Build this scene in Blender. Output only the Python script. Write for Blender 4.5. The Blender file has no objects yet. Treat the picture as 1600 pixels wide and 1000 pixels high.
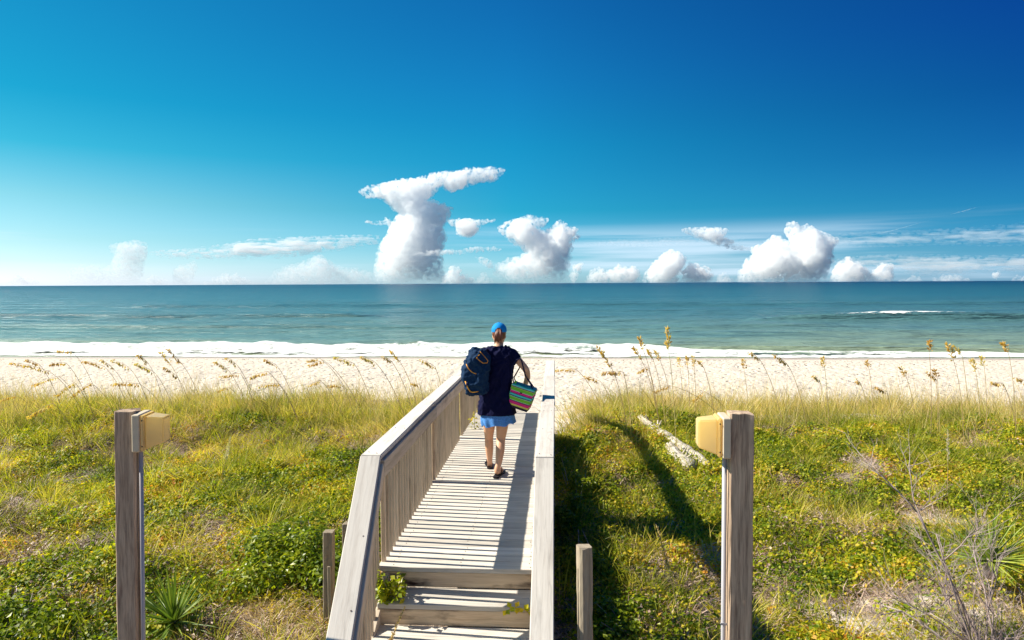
import bpy, bmesh, math, random
import numpy as np
from mathutils import Vector, Matrix, Euler, noise as mnoise

R = math.radians
S = bpy.context.scene
COL = S.collection
random.seed(7)
rng = np.random.default_rng(11)

# ------------------------------------------------------------------ camera
CAMZ = 2.15
FPX = 1067.0
cam_d = bpy.data.cameras.new('camera')
cam_d.lens = 24.0; cam_d.sensor_width = 36.0
cam_d.clip_start = 0.05; cam_d.clip_end = 200000
cam = bpy.data.objects.new('camera', cam_d); COL.objects.link(cam)
CM = Matrix.Rotation(R(3.65), 4, 'Z') @ Matrix.Rotation(R(90 - 3.08), 4, 'X') @ Matrix.Rotation(R(-0.30), 4, 'Z')
cam.matrix_world = Matrix.Translation((0, 0, CAMZ)) @ CM
S.camera = cam
CM3 = CM.to_3x3()

# ------------------------------------------------------------------ light, sky, exposure
SUN_EL, SUN_ROT = 39.8, 274.5       # sun from the left, a little ahead of the camera
S.view_settings.view_transform = 'Standard'
S.view_settings.look = 'None'
S.view_settings.gamma = 1
S.view_settings.use_curve_mapping = False
S.view_settings.exposure = 1.0
world = bpy.data.worlds.new('World'); S.world = world
world.use_nodes = True
wn, wl = world.node_tree.nodes, world.node_tree.links
wn.clear()
az = R(SUN_ROT)
sun_dir = Vector((math.sin(az) * math.cos(R(SUN_EL)), math.cos(az) * math.cos(R(SUN_EL)), math.sin(R(SUN_EL))))

def build_world():
    sky = wn.new('ShaderNodeTexSky'); sky.sky_type = 'NISHITA'; sky.sun_disc = False
    sky.sun_elevation = R(SUN_EL); sky.sun_rotation = R(SUN_ROT)
    sky.air_density = 1.0; sky.dust_density = 0.6; sky.ozone_density = 3.0
    # grade of the air: deeper and more saturated away from the sun, paler towards the horizon
    tg = wn.new('ShaderNodeTexCoord'); sg = wn.new('ShaderNodeSeparateXYZ'); wl.new(tg.outputs['Generated'], sg.inputs[0])
    zf = wn.new('ShaderNodeMapRange'); zf.inputs[1].default_value = 0; zf.inputs[2].default_value = .4; wl.new(sg.outputs[2], zf.inputs[0])
    cols = []
    for stops in SKY_GRADE:
        r = wn.new('ShaderNodeValToRGB'); cr = r.color_ramp
        st = [(z / .4, (a / 2, b / 2, c / 2, 1)) for z, (a, b, c) in stops]
        cr.elements[0].position, cr.elements[0].color = st[0]; cr.elements[1].position, cr.elements[1].color = st[-1]
        for p, c in st[1:-1]: e = cr.elements.new(p); e.color = c
        wl.new(zf.outputs[0], r.inputs[0]); cols.append(r)
    comb = cols[0]
    for k, (xa, xb) in enumerate(((-.63, -.06), (-.06, .54))):
        f = wn.new('ShaderNodeMapRange'); f.inputs[1].default_value = xa; f.inputs[2].default_value = xb; wl.new(sg.outputs[0], f.inputs[0])
        mk = wn.new('ShaderNodeMix'); mk.data_type = 'RGBA'; wl.new(f.outputs[0], mk.inputs[0])
        wl.new(comb.outputs[0] if k == 0 else comb.outputs[2], mk.inputs[6]); wl.new(cols[k + 1].outputs[0], mk.inputs[7]); comb = mk
    gm = wn.new('ShaderNodeVectorMath'); gm.operation = 'MULTIPLY'; wl.new(comb.outputs[2], gm.inputs[0]); wl.new(sky.outputs[0], gm.inputs[1])
    comb = wn.new('ShaderNodeVectorMath'); comb.operation = 'SCALE'; comb.inputs['Scale'].default_value = 1.8; wl.new(gm.outputs[0], comb.inputs[0])
    # thin cirrus veils low over the sea, laid out by direction
    tc = wn.new('ShaderNodeTexCoord')
    sx = wn.new('ShaderNodeSeparateXYZ'); wl.new(tc.outputs['Generated'], sx.inputs[0])
    mp = wn.new('ShaderNodeMapping'); mp.inputs['Scale'].default_value = (1.5, 1.5, 42); mp.inputs['Location'].default_value = (3.1, 0.4, 0.2)
    mp.inputs['Rotation'].default_value = (0, R(1.5), 0)
    wl.new(tc.outputs['Generated'], mp.inputs[0])
    nz = wn.new('ShaderNodeTexNoise'); nz.inputs['Scale'].default_value = 1.0; nz.inputs['Detail'].default_value = 6; nz.inputs['Roughness'].default_value = 0.55
    wl.new(mp.outputs[0], nz.inputs['Vector'])
    r1 = wn.new('ShaderNodeMapRange'); r1.interpolation_type = 'SMOOTHSTEP'
    r1.inputs[1].default_value = 0.46; r1.inputs[2].default_value = 0.68; r1.inputs[3].default_value = 0; r1.inputs[4].default_value = 0.62
    wl.new(nz.outputs[0], r1.inputs[0])
    up = wn.new('ShaderNodeMapRange'); up.interpolation_type = 'SMOOTHSTEP'
    up.inputs[1].default_value = 0.092; up.inputs[2].default_value = 0.05; up.inputs[3].default_value = 0; up.inputs[4].default_value = 1
    wl.new(sx.outputs[2], up.inputs[0])
    m = wn.new('ShaderNodeMath'); m.operation = 'MULTIPLY'; wl.new(r1.outputs[0], m.inputs[0]); wl.new(up.outputs[0], m.inputs[1])
    mx = wn.new('ShaderNodeMix'); mx.data_type = 'RGBA'
    mx.inputs[7].default_value = (4.4, 5.2, 6.0, 1)
    wl.new(m.outputs[0], mx.inputs[0]); wl.new(comb.outputs[0], mx.inputs[6])
    bg = wn.new('ShaderNodeBackground'); bg.inputs[1].default_value = SKY_STRENGTH
    wl.new(mx.outputs[2], bg.inputs[0])
    out = wn.new('ShaderNodeOutputWorld'); wl.new(bg.outputs[0], out.inputs[0])

SKY_STRENGTH = 0.1
SKY_GRADE = (
    [(.006, (.85, 1.0, 1.45)), (.03, (.60, .80, 1.02)), (.057, (.46, .70, .80)), (.109, (.32, .63, .64)), (.17, (.075, .54, .57)), (.23, (.025, .48, .54)), (.34, (.022, .44, .54))],
    [(.012, (.50, .88, 1.28)), (.049, (.24, .64, .90)), (.104, (.045, .50, .65)), (.193, (.025, .49, .64)), (.276, (.024, .43, .65)), (.375, (.022, .36, .62))],
    [(.010, (.30, .60, 1.05)), (.036, (.11, .38, .68)), (.081, (.035, .29, .50)), (.16, (.015, .20, .42)), (.223, (.010, .165, .39)), (.31, (.010, .135, .42))])
build_world()

sun_d = bpy.data.lights.new('sun', 'SUN'); sun_d.energy = 4.8; sun_d.angle = R(0.5); sun_d.color = (1.0, 0.93, 0.80)
sun = bpy.data.objects.new('sun', sun_d); COL.objects.link(sun)
sun.rotation_euler = (-sun_dir).to_track_quat('-Z', 'Y').to_euler()
sun.location = (-20, 3, 25)

# ------------------------------------------------------------------ helpers
def ray(px, py):
    v = Vector(((px - 800) / FPX, -(py - 500) / FPX, -1))
    return (CM3 @ v).normalized()

def onY(px, py, Y):
    d = ray(px, py); t = Y / d.y
    return Vector((d.x * t, Y, CAMZ + d.z * t))

def tag(o, label=None, cat=None, group=None, kind=None):
    if label: o['label'] = label
    if cat: o['category'] = cat
    if group: o['group'] = group
    if kind: o['kind'] = kind
    return o

def empty(name, loc, label, cat, group=None, rot=(0, 0, 0)):
    o = bpy.data.objects.new(name, None); COL.objects.link(o)
    o.location = loc; o.rotation_euler = rot; o.empty_display_size = 0.1
    return tag(o, label, cat, group)

def link(name, me, parent=None, mat=None, loc=None, rot=None):
    o = bpy.data.objects.new(name, me); COL.objects.link(o)
    if parent: o.parent = parent
    if loc is not None: o.location = loc
    if rot is not None: o.rotation_euler = rot
    if mat is not None and not me.materials: me.materials.append(mat)
    return o

def npmesh(name, V, F, smooth=False, loops=None):
    """V (n,3); F (m,3) or (m,4) int array"""
    V = np.asarray(V, dtype=np.float32); F = np.asarray(F, dtype=np.int32)
    me = bpy.data.meshes.new(name)
    k = F.shape[1]
    me.vertices.add(len(V)); me.vertices.foreach_set('co', V.ravel())
    me.loops.add(F.size); me.loops.foreach_set('vertex_index', F.ravel())
    me.polygons.add(len(F))
    me.polygons.foreach_set('loop_start', np.arange(0, F.size, k, dtype=np.int32))
    me.polygons.foreach_set('loop_total', np.full(len(F), k, dtype=np.int32))
    me.update(calc_edges=True); me.validate()
    if smooth: me.polygons.foreach_set('use_smooth', np.ones(len(me.polygons), dtype=bool))
    return me

def hash2(ix, iy, seed=0):
    h = (ix.astype(np.int64) * 374761393 + iy.astype(np.int64) * 668265263 + seed * 974711) & 0xFFFFFFFF
    h = ((h ^ (h >> 13)) * 1274126177) & 0xFFFFFFFF
    h = (h ^ (h >> 16)) & 0xFFFFFFFF
    return h / 4294967295.0

def vnoise(x, y, seed=0):
    ix = np.floor(x); iy = np.floor(y); fx = x - ix; fy = y - iy
    u = fx * fx * (3 - 2 * fx); v = fy * fy * (3 - 2 * fy)
    a = hash2(ix, iy, seed); b = hash2(ix + 1, iy, seed); c = hash2(ix, iy + 1, seed); d = hash2(ix + 1, iy + 1, seed)
    return (a * (1 - u) + b * u) * (1 - v) + (c * (1 - u) + d * u) * v

def fbm(x, y, oct=4, seed=0, gain=0.5):
    s = 0; a = 1; t = 0
    for i in range(oct):
        s = s + a * vnoise(x * 2 ** i + 17.3 * i, y * 2 ** i - 9.1 * i, seed + i); t += a; a *= gain
    return s / t

def hash3(ix, iy, iz, seed=0):
    h = (ix.astype(np.int64) * 374761393 + iy.astype(np.int64) * 668265263 + iz.astype(np.int64) * 2147483647 + seed * 974711) & 0xFFFFFFFF
    h = ((h ^ (h >> 13)) * 1274126177) & 0xFFFFFFFF
    h = (h ^ (h >> 16)) & 0xFFFFFFFF
    return h / 4294967295.0

def vnoise3(p, seed=0):
    i = np.floor(p); f = p - i; u = f * f * (3 - 2 * f); r = 0
    for dx in (0, 1):
        for dy in (0, 1):
            for dz in (0, 1):
                w = (u[:, 0] if dx else 1 - u[:, 0]) * (u[:, 1] if dy else 1 - u[:, 1]) * (u[:, 2] if dz else 1 - u[:, 2])
                r = r + w * hash3(i[:, 0] + dx, i[:, 1] + dy, i[:, 2] + dz, seed)
    return r

def sstep(a, b, x):
    t = np.clip((x - a) / (b - a), 0, 1); return t * t * (3 - 2 * t)

# ------------------------------------------------------------------ materials
def new_mat(name):
    m = bpy.data.materials.new(name); m.use_nodes = True
    nt = m.node_tree; nt.nodes.clear()
    return m, nt.nodes, nt.links

def N(nodes, t, **kw):
    n = nodes.new(t)
    for k, v in kw.items(): setattr(n, k, v)
    return n

def ramp(nodes, stops, interp='LINEAR'):
    r = nodes.new('ShaderNodeValToRGB'); cr = r.color_ramp; cr.interpolation = interp
    cr.elements[0].position = stops[0][0]; cr.elements[0].color = (*stops[0][1], 1)
    cr.elements[1].position = stops[-1][0]; cr.elements[1].color = (*stops[-1][1], 1)
    for p, c in stops[1:-1]:
        e = cr.elements.new(p); e.color = (*c, 1)
    return r

def wood_mat(name, axis, light, dark, stain=(0.09, 0.06, 0.05), stain_amt=0.5, bump=0.35, rough=0.85, knots=True):
    m, n, l = new_mat(name)
    tc = n.new('ShaderNodeTexCoord'); oi = n.new('ShaderNodeObjectInfo')
    off = N(n, 'ShaderNodeVectorMath', operation='SCALE'); off.inputs[0].default_value = (37, 51, 23); l.new(oi.outputs['Random'], off.inputs['Scale'])
    add = N(n, 'ShaderNodeVectorMath', operation='ADD'); l.new(tc.outputs['Object'], add.inputs[0]); l.new(off.outputs[0], add.inputs[1])
    # knot warp
    wn1 = n.new('ShaderNodeTexNoise'); wn1.inputs['Scale'].default_value = 5; wn1.inputs['Detail'].default_value = 1
    mpk = n.new('ShaderNodeMapping'); sk = [3, 3, 3]; sk[axis] = 0.9; mpk.inputs['Scale'].default_value = sk
    l.new(add.outputs[0], mpk.inputs[0]); l.new(mpk.outputs[0], wn1.inputs['Vector'])
    ws = N(n, 'ShaderNodeVectorMath', operation='SCALE'); ws.inputs['Scale'].default_value = 0.02; l.new(wn1.outputs['Color'], ws.inputs[0])
    add2 = N(n, 'ShaderNodeVectorMath', operation='ADD'); l.new(add.outputs[0], add2.inputs[0]); l.new(ws.outputs[0], add2.inputs[1])
    mp = n.new('ShaderNodeMapping'); sc = [1, 1, 1]; sc[axis] = 0.045; mp.inputs['Scale'].default_value = sc
    l.new(add2.outputs[0], mp.inputs[0])
    gr = n.new('ShaderNodeTexNoise'); gr.inputs['Scale'].default_value = 150; gr.inputs['Detail'].default_value = 6; gr.inputs['Roughness'].default_value = 0.65
    l.new(mp.outputs[0], gr.inputs['Vector'])
    gr2 = n.new('ShaderNodeTexNoise'); gr2.inputs['Scale'].default_value = 34; gr2.inputs['Detail'].default_value = 4
    l.new(mp.outputs[0], gr2.inputs['Vector'])
    mixg = n.new('ShaderNodeMath'); mixg.operation = 'MULTIPLY_ADD'; mixg.inputs[1].default_value = 0.45
    l.new(gr.outputs[0], mixg.inputs[0])
    g2 = n.new('ShaderNodeMath'); g2.operation = 'MULTIPLY'; g2.inputs[1].default_value = 0.55; l.new(gr2.outputs[0], g2.inputs[0]); l.new(g2.outputs[0], mixg.inputs[2])
    rp = ramp(n, [(0.30, dark), (0.5, tuple((a * .35 + b * .65) for a, b in zip(dark, light))), (0.66, light)])
    l.new(mixg.outputs[0], rp.inputs[0])
    # blotchy stains
    st = n.new('ShaderNodeTexNoise'); st.inputs['Scale'].default_value = 7; st.inputs['Detail'].default_value = 5; st.inputs['Roughness'].default_value = 0.6
    mps = n.new('ShaderNodeMapping'); ss = [1, 1, 1]; ss[axis] = 0.3; mps.inputs['Scale'].default_value = ss; l.new(add.outputs[0], mps.inputs[0]); l.new(mps.outputs[0], st.inputs['Vector'])
    sr = n.new('ShaderNodeMapRange'); sr.inputs[1].default_value = 0.56; sr.inputs[2].default_value = 0.72; sr.inputs[3].default_value = 0; sr.inputs[4].default_value = stain_amt
    l.new(st.outputs[0], sr.inputs[0])
    mx = N(n, 'ShaderNodeMix', data_type='RGBA'); mx.inputs[7].default_value = (*stain, 1)
    l.new(sr.outputs[0], mx.inputs[0]); l.new(rp.outputs[0], mx.inputs[6])
    # per-piece tone
    tone = n.new('ShaderNodeMapRange'); tone.inputs[3].default_value = 0.80; tone.inputs[4].default_value = 1.13
    l.new(oi.outputs['Random'], tone.inputs[0])
    hs = n.new('ShaderNodeHueSaturation'); l.new(mx.outputs[2], hs.inputs['Color']); l.new(tone.outputs[0], hs.inputs['Value'])
    # thin dark checks
    ck = n.new('ShaderNodeTexVoronoi'); ck.feature = 'DISTANCE_TO_EDGE'; ck.inputs['Scale'].default_value = 26
    mpc = n.new('ShaderNodeMapping'); cs = [1, 1, 1]; cs[axis] = 0.02; mpc.inputs['Scale'].default_value = cs; l.new(add2.outputs[0], mpc.inputs[0]); l.new(mpc.outputs[0], ck.inputs['Vector'])
    cr = n.new('ShaderNodeMapRange'); cr.inputs[1].default_value = 0.0; cr.inputs[2].default_value = 0.035; cr.inputs[3].default_value = 0.55; cr.inputs[4].default_value = 1
    l.new(ck.outputs['Distance'], cr.inputs[0])
    mm = N(n, 'ShaderNodeMix', data_type='RGBA', blend_type='MULTIPLY'); mm.inputs[0].default_value = 0.4
    l.new(hs.outputs[0], mm.inputs[6]); l.new(cr.outputs[0], mm.inputs[7])
    b = n.new('ShaderNodeBsdfPrincipled'); b.inputs['Roughness'].default_value = rough; b.inputs['Specular IOR Level'].default_value = 0.25
    l.new(mm.outputs[2], b.inputs['Base Color'])
    bp = n.new('ShaderNodeBump'); bp.inputs['Strength'].default_value = bump; bp.inputs['Distance'].default_value = 0.004
    l.new(mixg.outputs[0], bp.inputs['Height']); l.new(bp.outputs[0], b.inputs['Normal'])
    o = n.new('ShaderNodeOutputMaterial'); l.new(b.outputs[0], o.inputs[0])
    return m

GREY_L, GREY_D = (0.47, 0.42, 0.36), (0.23, 0.19, 0.155)
W_deck = wood_mat('weathered deck boards', 0, (0.70, 0.655, 0.575), (0.45, 0.40, 0.34), stain_amt=0.3)
W_step = wood_mat('stained step boards', 0, (0.82, 0.63, 0.42), (0.52, 0.36, 0.22), stain=(0.06, 0.03, 0.022), stain_amt=1.0)
W_cap = wood_mat('bleached rail cap', 1, (0.68, 0.63, 0.565), (0.50, 0.445, 0.39), stain_amt=0.25)
W_rail = wood_mat('grey rail board', 1, (0.66, 0.55, 0.43), (0.40, 0.32, 0.235), stain_amt=0.4)
W_picket = wood_mat('grey pickets', 2, (0.72, 0.58, 0.43), (0.42, 0.31, 0.21), stain_amt=0.45)
W_post = wood_mat('brown weathered post', 2, (0.68, 0.50, 0.35), (0.085, 0.045, 0.03), stain=(0.075, 0.035, 0.03), stain_amt=0.9, bump=1.0)
W_lowpost = wood_mat('grey cut post', 2, (0.40, 0.33, 0.24), (0.20, 0.155, 0.105), stain_amt=0.4)
W_drift = wood_mat('bleached driftwood', 1, (0.66, 0.60, 0.52), (0.30, 0.24, 0.18), stain=(0.12, 0.09, 0.05), stain_amt=0.6, bump=1.0)

def simple_mat(name, col, rough=0.6, spec=0.3, noise_amt=0.12, nscale=60, bump=0.1, transl=None, metallic=0):
    m, n, l = new_mat(name)
    tc = n.new('ShaderNodeTexCoord')
    nz = n.new('ShaderNodeTexNoise'); nz.inputs['Scale'].default_value = nscale; nz.inputs['Detail'].default_value = 4
    l.new(tc.outputs['Object'], nz.inputs['Vector'])
    mr = n.new('ShaderNodeMapRange'); mr.inputs[1].default_value = 0.25; mr.inputs[2].default_value = 0.75; mr.inputs[3].default_value = 1 - noise_amt; mr.inputs[4].default_value = 1 + noise_amt
    l.new(nz.outputs[0], mr.inputs[0])
    hs = n.new('ShaderNodeHueSaturation'); hs.inputs['Color'].default_value = (*col, 1); l.new(mr.outputs[0], hs.inputs['Value'])
    b = n.new('ShaderNodeBsdfPrincipled'); b.inputs['Roughness'].default_value = rough; b.inputs['Specular IOR Level'].default_value = spec; b.inputs['Metallic'].default_value = metallic
    l.new(hs.outputs[0], b.inputs['Base Color'])
    bp = n.new('ShaderNodeBump'); bp.inputs['Strength'].default_value = bump; bp.inputs['Distance'].default_value = 0.003
    l.new(nz.outputs[0], bp.inputs['Height']); l.new(bp.outputs[0], b.inputs['Normal'])
    o = n.new('ShaderNodeOutputMaterial')
    if transl:
        t = n.new('ShaderNodeBsdfTranslucent'); t.inputs[0].default_value = (*transl[0], 1)
        ms = n.new('ShaderNodeMixShader'); ms.inputs[0].default_value = transl[1]
        l.new(b.outputs[0], ms.inputs[1]); l.new(t.outputs[0], ms.inputs[2]); l.new(ms.outputs[0], o.inputs[0])
    else:
        l.new(b.outputs[0], o.inputs[0])
    return m

def leaf_mat(name, stops, transl=0.45, rough=0.5, tk=1.25, patch=0.8):
    """leaf colour varies from clump to clump (noise in world space) and plant to plant"""
    m, n, l = new_mat(name)
    geo = n.new('ShaderNodeNewGeometry'); oi = n.new('ShaderNodeObjectInfo')
    nz = n.new('ShaderNodeTexNoise'); nz.inputs['Scale'].default_value = patch; nz.inputs['Detail'].default_value = 3
    l.new(geo.outputs['Position'], nz.inputs['Vector'])
    isl = n.new('ShaderNodeMath'); isl.operation = 'MULTIPLY_ADD'; isl.inputs[1].default_value = 0.45; isl.inputs[2].default_value = -0.22
    l.new(geo.outputs['Random Per Island'], isl.inputs[0])
    a1 = n.new('ShaderNodeMath'); a1.operation = 'MULTIPLY_ADD'; a1.inputs[1].default_value = 0.35; a1.inputs[2].default_value = -0.17
    l.new(oi.outputs['Random'], a1.inputs[0])
    a2 = n.new('ShaderNodeMath'); a2.operation = 'ADD'; l.new(isl.outputs[0], a2.inputs[0]); l.new(a1.outputs[0], a2.inputs[1])
    a3 = n.new('ShaderNodeMath'); a3.operation = 'ADD'; l.new(a2.outputs[0], a3.inputs[0]); l.new(nz.outputs[0], a3.inputs[1])
    rp = ramp(n, stops); l.new(a3.outputs[0], rp.inputs[0])
    b = n.new('ShaderNodeBsdfPrincipled'); b.inputs['Roughness'].default_value = rough; b.inputs['Specular IOR Level'].default_value = 0.3
    l.new(rp.outputs[0], b.inputs['Base Color'])
    t = n.new('ShaderNodeBsdfTranslucent')
    tm = N(n, 'ShaderNodeVectorMath', operation='MULTIPLY'); tm.inputs[1].default_value = (tk * 1.05, tk * 1.1, tk * .5); l.new(rp.outputs[0], tm.inputs[0]); l.new(tm.outputs[0], t.inputs[0])
    ms = n.new('ShaderNodeMixShader'); ms.inputs[0].default_value = transl
    l.new(b.outputs[0], ms.inputs[1]); l.new(t.outputs[0], ms.inputs[2])
    o = n.new('ShaderNodeOutputMaterial'); l.new(ms.outputs[0], o.inputs[0])
    return m

M_leaf = leaf_mat('low leafy cover', [(0.18, (0.053, 0.098, 0.005)), (0.40, (0.188, 0.263, 0.009)), (0.58, (0.429, 0.431, 0.013)), (0.78, (0.650, 0.482, 0.032)), (0.97, (0.591, 0.228, 0.042))])
M_yellowleaf = leaf_mat('yellow green leaves', [(0.15, (0.113, 0.151, 0.011)), (0.42, (0.436, 0.417, 0.019)), (0.62, (0.709, 0.536, 0.024)), (0.82, (0.702, 0.366, 0.060)), (0.98, (0.486, 0.183, 0.105))])
M_bushleaf = leaf_mat('glossy bush leaves', [(0.2, (0.076, 0.124, 0.007)), (0.5, (0.265, 0.319, 0.012)), (0.8, (0.574, 0.508, 0.019)), (1.0, (0.776, 0.508, 0.029))], rough=0.35)
M_grass = leaf_mat('green grass blades', [(0.15, (0.092, 0.115, 0.015)), (0.42, (0.268, 0.302, 0.023)), (0.65, (0.538, 0.469, 0.062)), (0.9, (0.709, 0.532, 0.150))])
M_dunegrass = leaf_mat('pale dune grass', [(0.15, (0.147, 0.126, 0.047)), (0.40, (0.464, 0.400, 0.107)), (0.62, (0.754, 0.564, 0.225)), (0.9, (0.694, 0.447, 0.291))])
M_straw = leaf_mat('dry straw', [(0.15, (0.325, 0.188, 0.099)), (0.45, (0.600, 0.438, 0.198)), (0.7, (0.750, 0.600, 0.286)), (0.95, (0.750, 0.650, 0.286))], transl=0.25)
M_litter = leaf_mat('dead twigs and litter', [(0.15, (0.135, 0.085, 0.066)), (0.5, (0.324, 0.221, 0.168)), (0.8, (0.540, 0.403, 0.324)), (0.98, (0.675, 0.520, 0.396))], transl=0.0)
M_oathead = leaf_mat('golden seed heads', [(0.15, (0.62, 0.42, 0.17)), (0.5, (0.80, 0.62, 0.32)), (0.9, (0.85, 0.76, 0.52))], transl=0.6, tk=1.15)
M_oatstalk = leaf_mat('tan seed stalks', [(0.15, (0.325, 0.203, 0.105)), (0.6, (0.520, 0.378, 0.180)), (0.95, (0.494, 0.486, 0.180))], transl=0.1)
M_yucca = leaf_mat('stiff yucca blades', [(0.15, (0.075, 0.135, 0.022)), (0.5, (0.165, 0.243, 0.036)), (0.9, (0.420, 0.459, 0.084))], transl=0.25, rough=0.4)
M_deadwood = leaf_mat('bare grey twigs', [(0.1, (0.184, 0.127, 0.120)), (0.5, (0.368, 0.287, 0.264)), (0.9, (0.529, 0.437, 0.396))], transl=0.0, rough=0.8)

# ------------------------------------------------------------------ terrain
PY = np.array([-40, 0, 4, 7, 9.5, 12.4, 14, 15.6, 17.2, 19, 21.5, 25, 29, 38, 46, 53, 57, 66, 90])
PZ = np.array([-.8, -.72, -.66, -.60, -.55, -.47, -.68, -1.02, -1.22, -1.30, -1.85, -2.5, -2.78, -3.15, -3.4, -3.74, -3.98, -4.6, -6.0])
SEA = -3.85

def ground(x, y):
    x = np.asarray(x, dtype=float); y = np.asarray(y, dtype=float)
    wob = (fbm(x * .11 + 4, y * 0 + 2.5, 3, 5) - .5) * 2.6 * sstep(9, 13, y) * (1 - sstep(24, 32, y))
    z = np.interp(y + wob, PY, PZ)
    veg = 1 - sstep(20, 25, y)
    z = z + (fbm(x * .45, y * .45, 4, 1) - .5) * .34 * veg * sstep(1.2, 2.4, np.abs(x + .65))
    z = z + (fbm(x * 1.5, y * 1.5, 3, 9) - .5) * .26 * veg * sstep(.9, 1.6, np.abs(x + .65))
    z = z + 0.16 * np.exp(-((x + 7) / 4.5) ** 2 - ((y - 12.6) / 1.6) ** 2)
    z = z + 0.12 * np.exp(-((x - 7) / 4.0) ** 2 - ((y - 11.2) / 1.6) ** 2)
    z = z + 0.16 * np.exp(-((x - 1.75) / .8) ** 2 - ((y - 12.5) / .9) ** 2)
    z = z - 0.30 * sstep(10.5, 13, y) * (1 - sstep(19, 23, y)) * np.exp(-((x + .6) / 1.1) ** 4)     # the sandy gap at the end of the walk
    # trampled dry beach
    bch = sstep(23, 27, y) * (1 - sstep(47, 52, y))
    z = z + bch * ((fbm(x * 1.4, y * 1.3, 3, 21) - .5) * .17 + (fbm(x * .35, y * .5, 2, 23) - .5) * .18)
    return z

def gz(x, y): return float(ground(np.array([x]), np.array([y]))[0])

def hit(px, py, lift=0.0):
    """the point of the ground seen at a pixel of the photograph"""
    d = ray(px, py); t = 3.0
    prev = t
    while t < 90:
        p = Vector((0, 0, CAMZ)) + d * t
        if p.z < gz(p.x, p.y) + lift: break
        prev = t; t += 0.15
    lo, hi = prev, t
    for _ in range(12):
        mid = (lo + hi) / 2; p = Vector((0, 0, CAMZ)) + d * mid
        if p.z < gz(p.x, p.y) + lift: hi = mid
        else: lo = mid
    return Vector((0, 0, CAMZ)) + d * hi

def axis_pts(segs):
    out = [segs[0][0]]
    for a, b, st in segs:
        k = max(1, int(round((b - a) / st)))
        out += list(np.linspace(a, b, k + 1)[1:])
    return np.array(out)

def grid_mesh(name, xs, ys, zf, smooth=True):
    X, Y = np.meshgrid(xs, ys); Z = zf(X, Y)
    V = np.stack([X.ravel(), Y.ravel(), Z.ravel()], 1)
    nx, ny = len(xs), len(ys)
    i = np.arange(ny - 1)[:, None] * nx + np.arange(nx - 1)[None, :]
    F = np.stack([i, i + 1, i + nx + 1, i + nx], -1).reshape(-1, 4)
    return npmesh(name, V, F, smooth), X, Y, Z

# where plants grow (0..1 masks in world space)
def d_sand(x, y):      # bare sandy patches
    n = fbm(x * .75 + 31, y * .75 + 7, 4, 40)
    near_r = .9 * np.exp(-((x - 2.9) / 1.2) ** 2 - ((y - 5.7) / .7) ** 2)
    p1 = .8 * sstep(.63, .76, n)
    p1 = np.maximum(p1, sstep(.35, .62, near_r * (.6 + n * .7)))
    gap = np.exp(-((x + .55) / 1.25) ** 4) * sstep(11.4, 12.6, y)
    far = sstep(13.4, 14.6, y + (fbm(x * .4, y * 0 + 3, 2, 3) - .5) * 2) * (1 - sstep(16.8, 17.8, y))
    beach = sstep(19.8, 21.0, y + (fbm(x * .5, y * .3, 3, 13) - .5) * 2.2)
    return np.clip(np.maximum.reduce([p1 * (1 - sstep(11, 12, y)), gap, far * .8, beach]), 0, 1)

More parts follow.
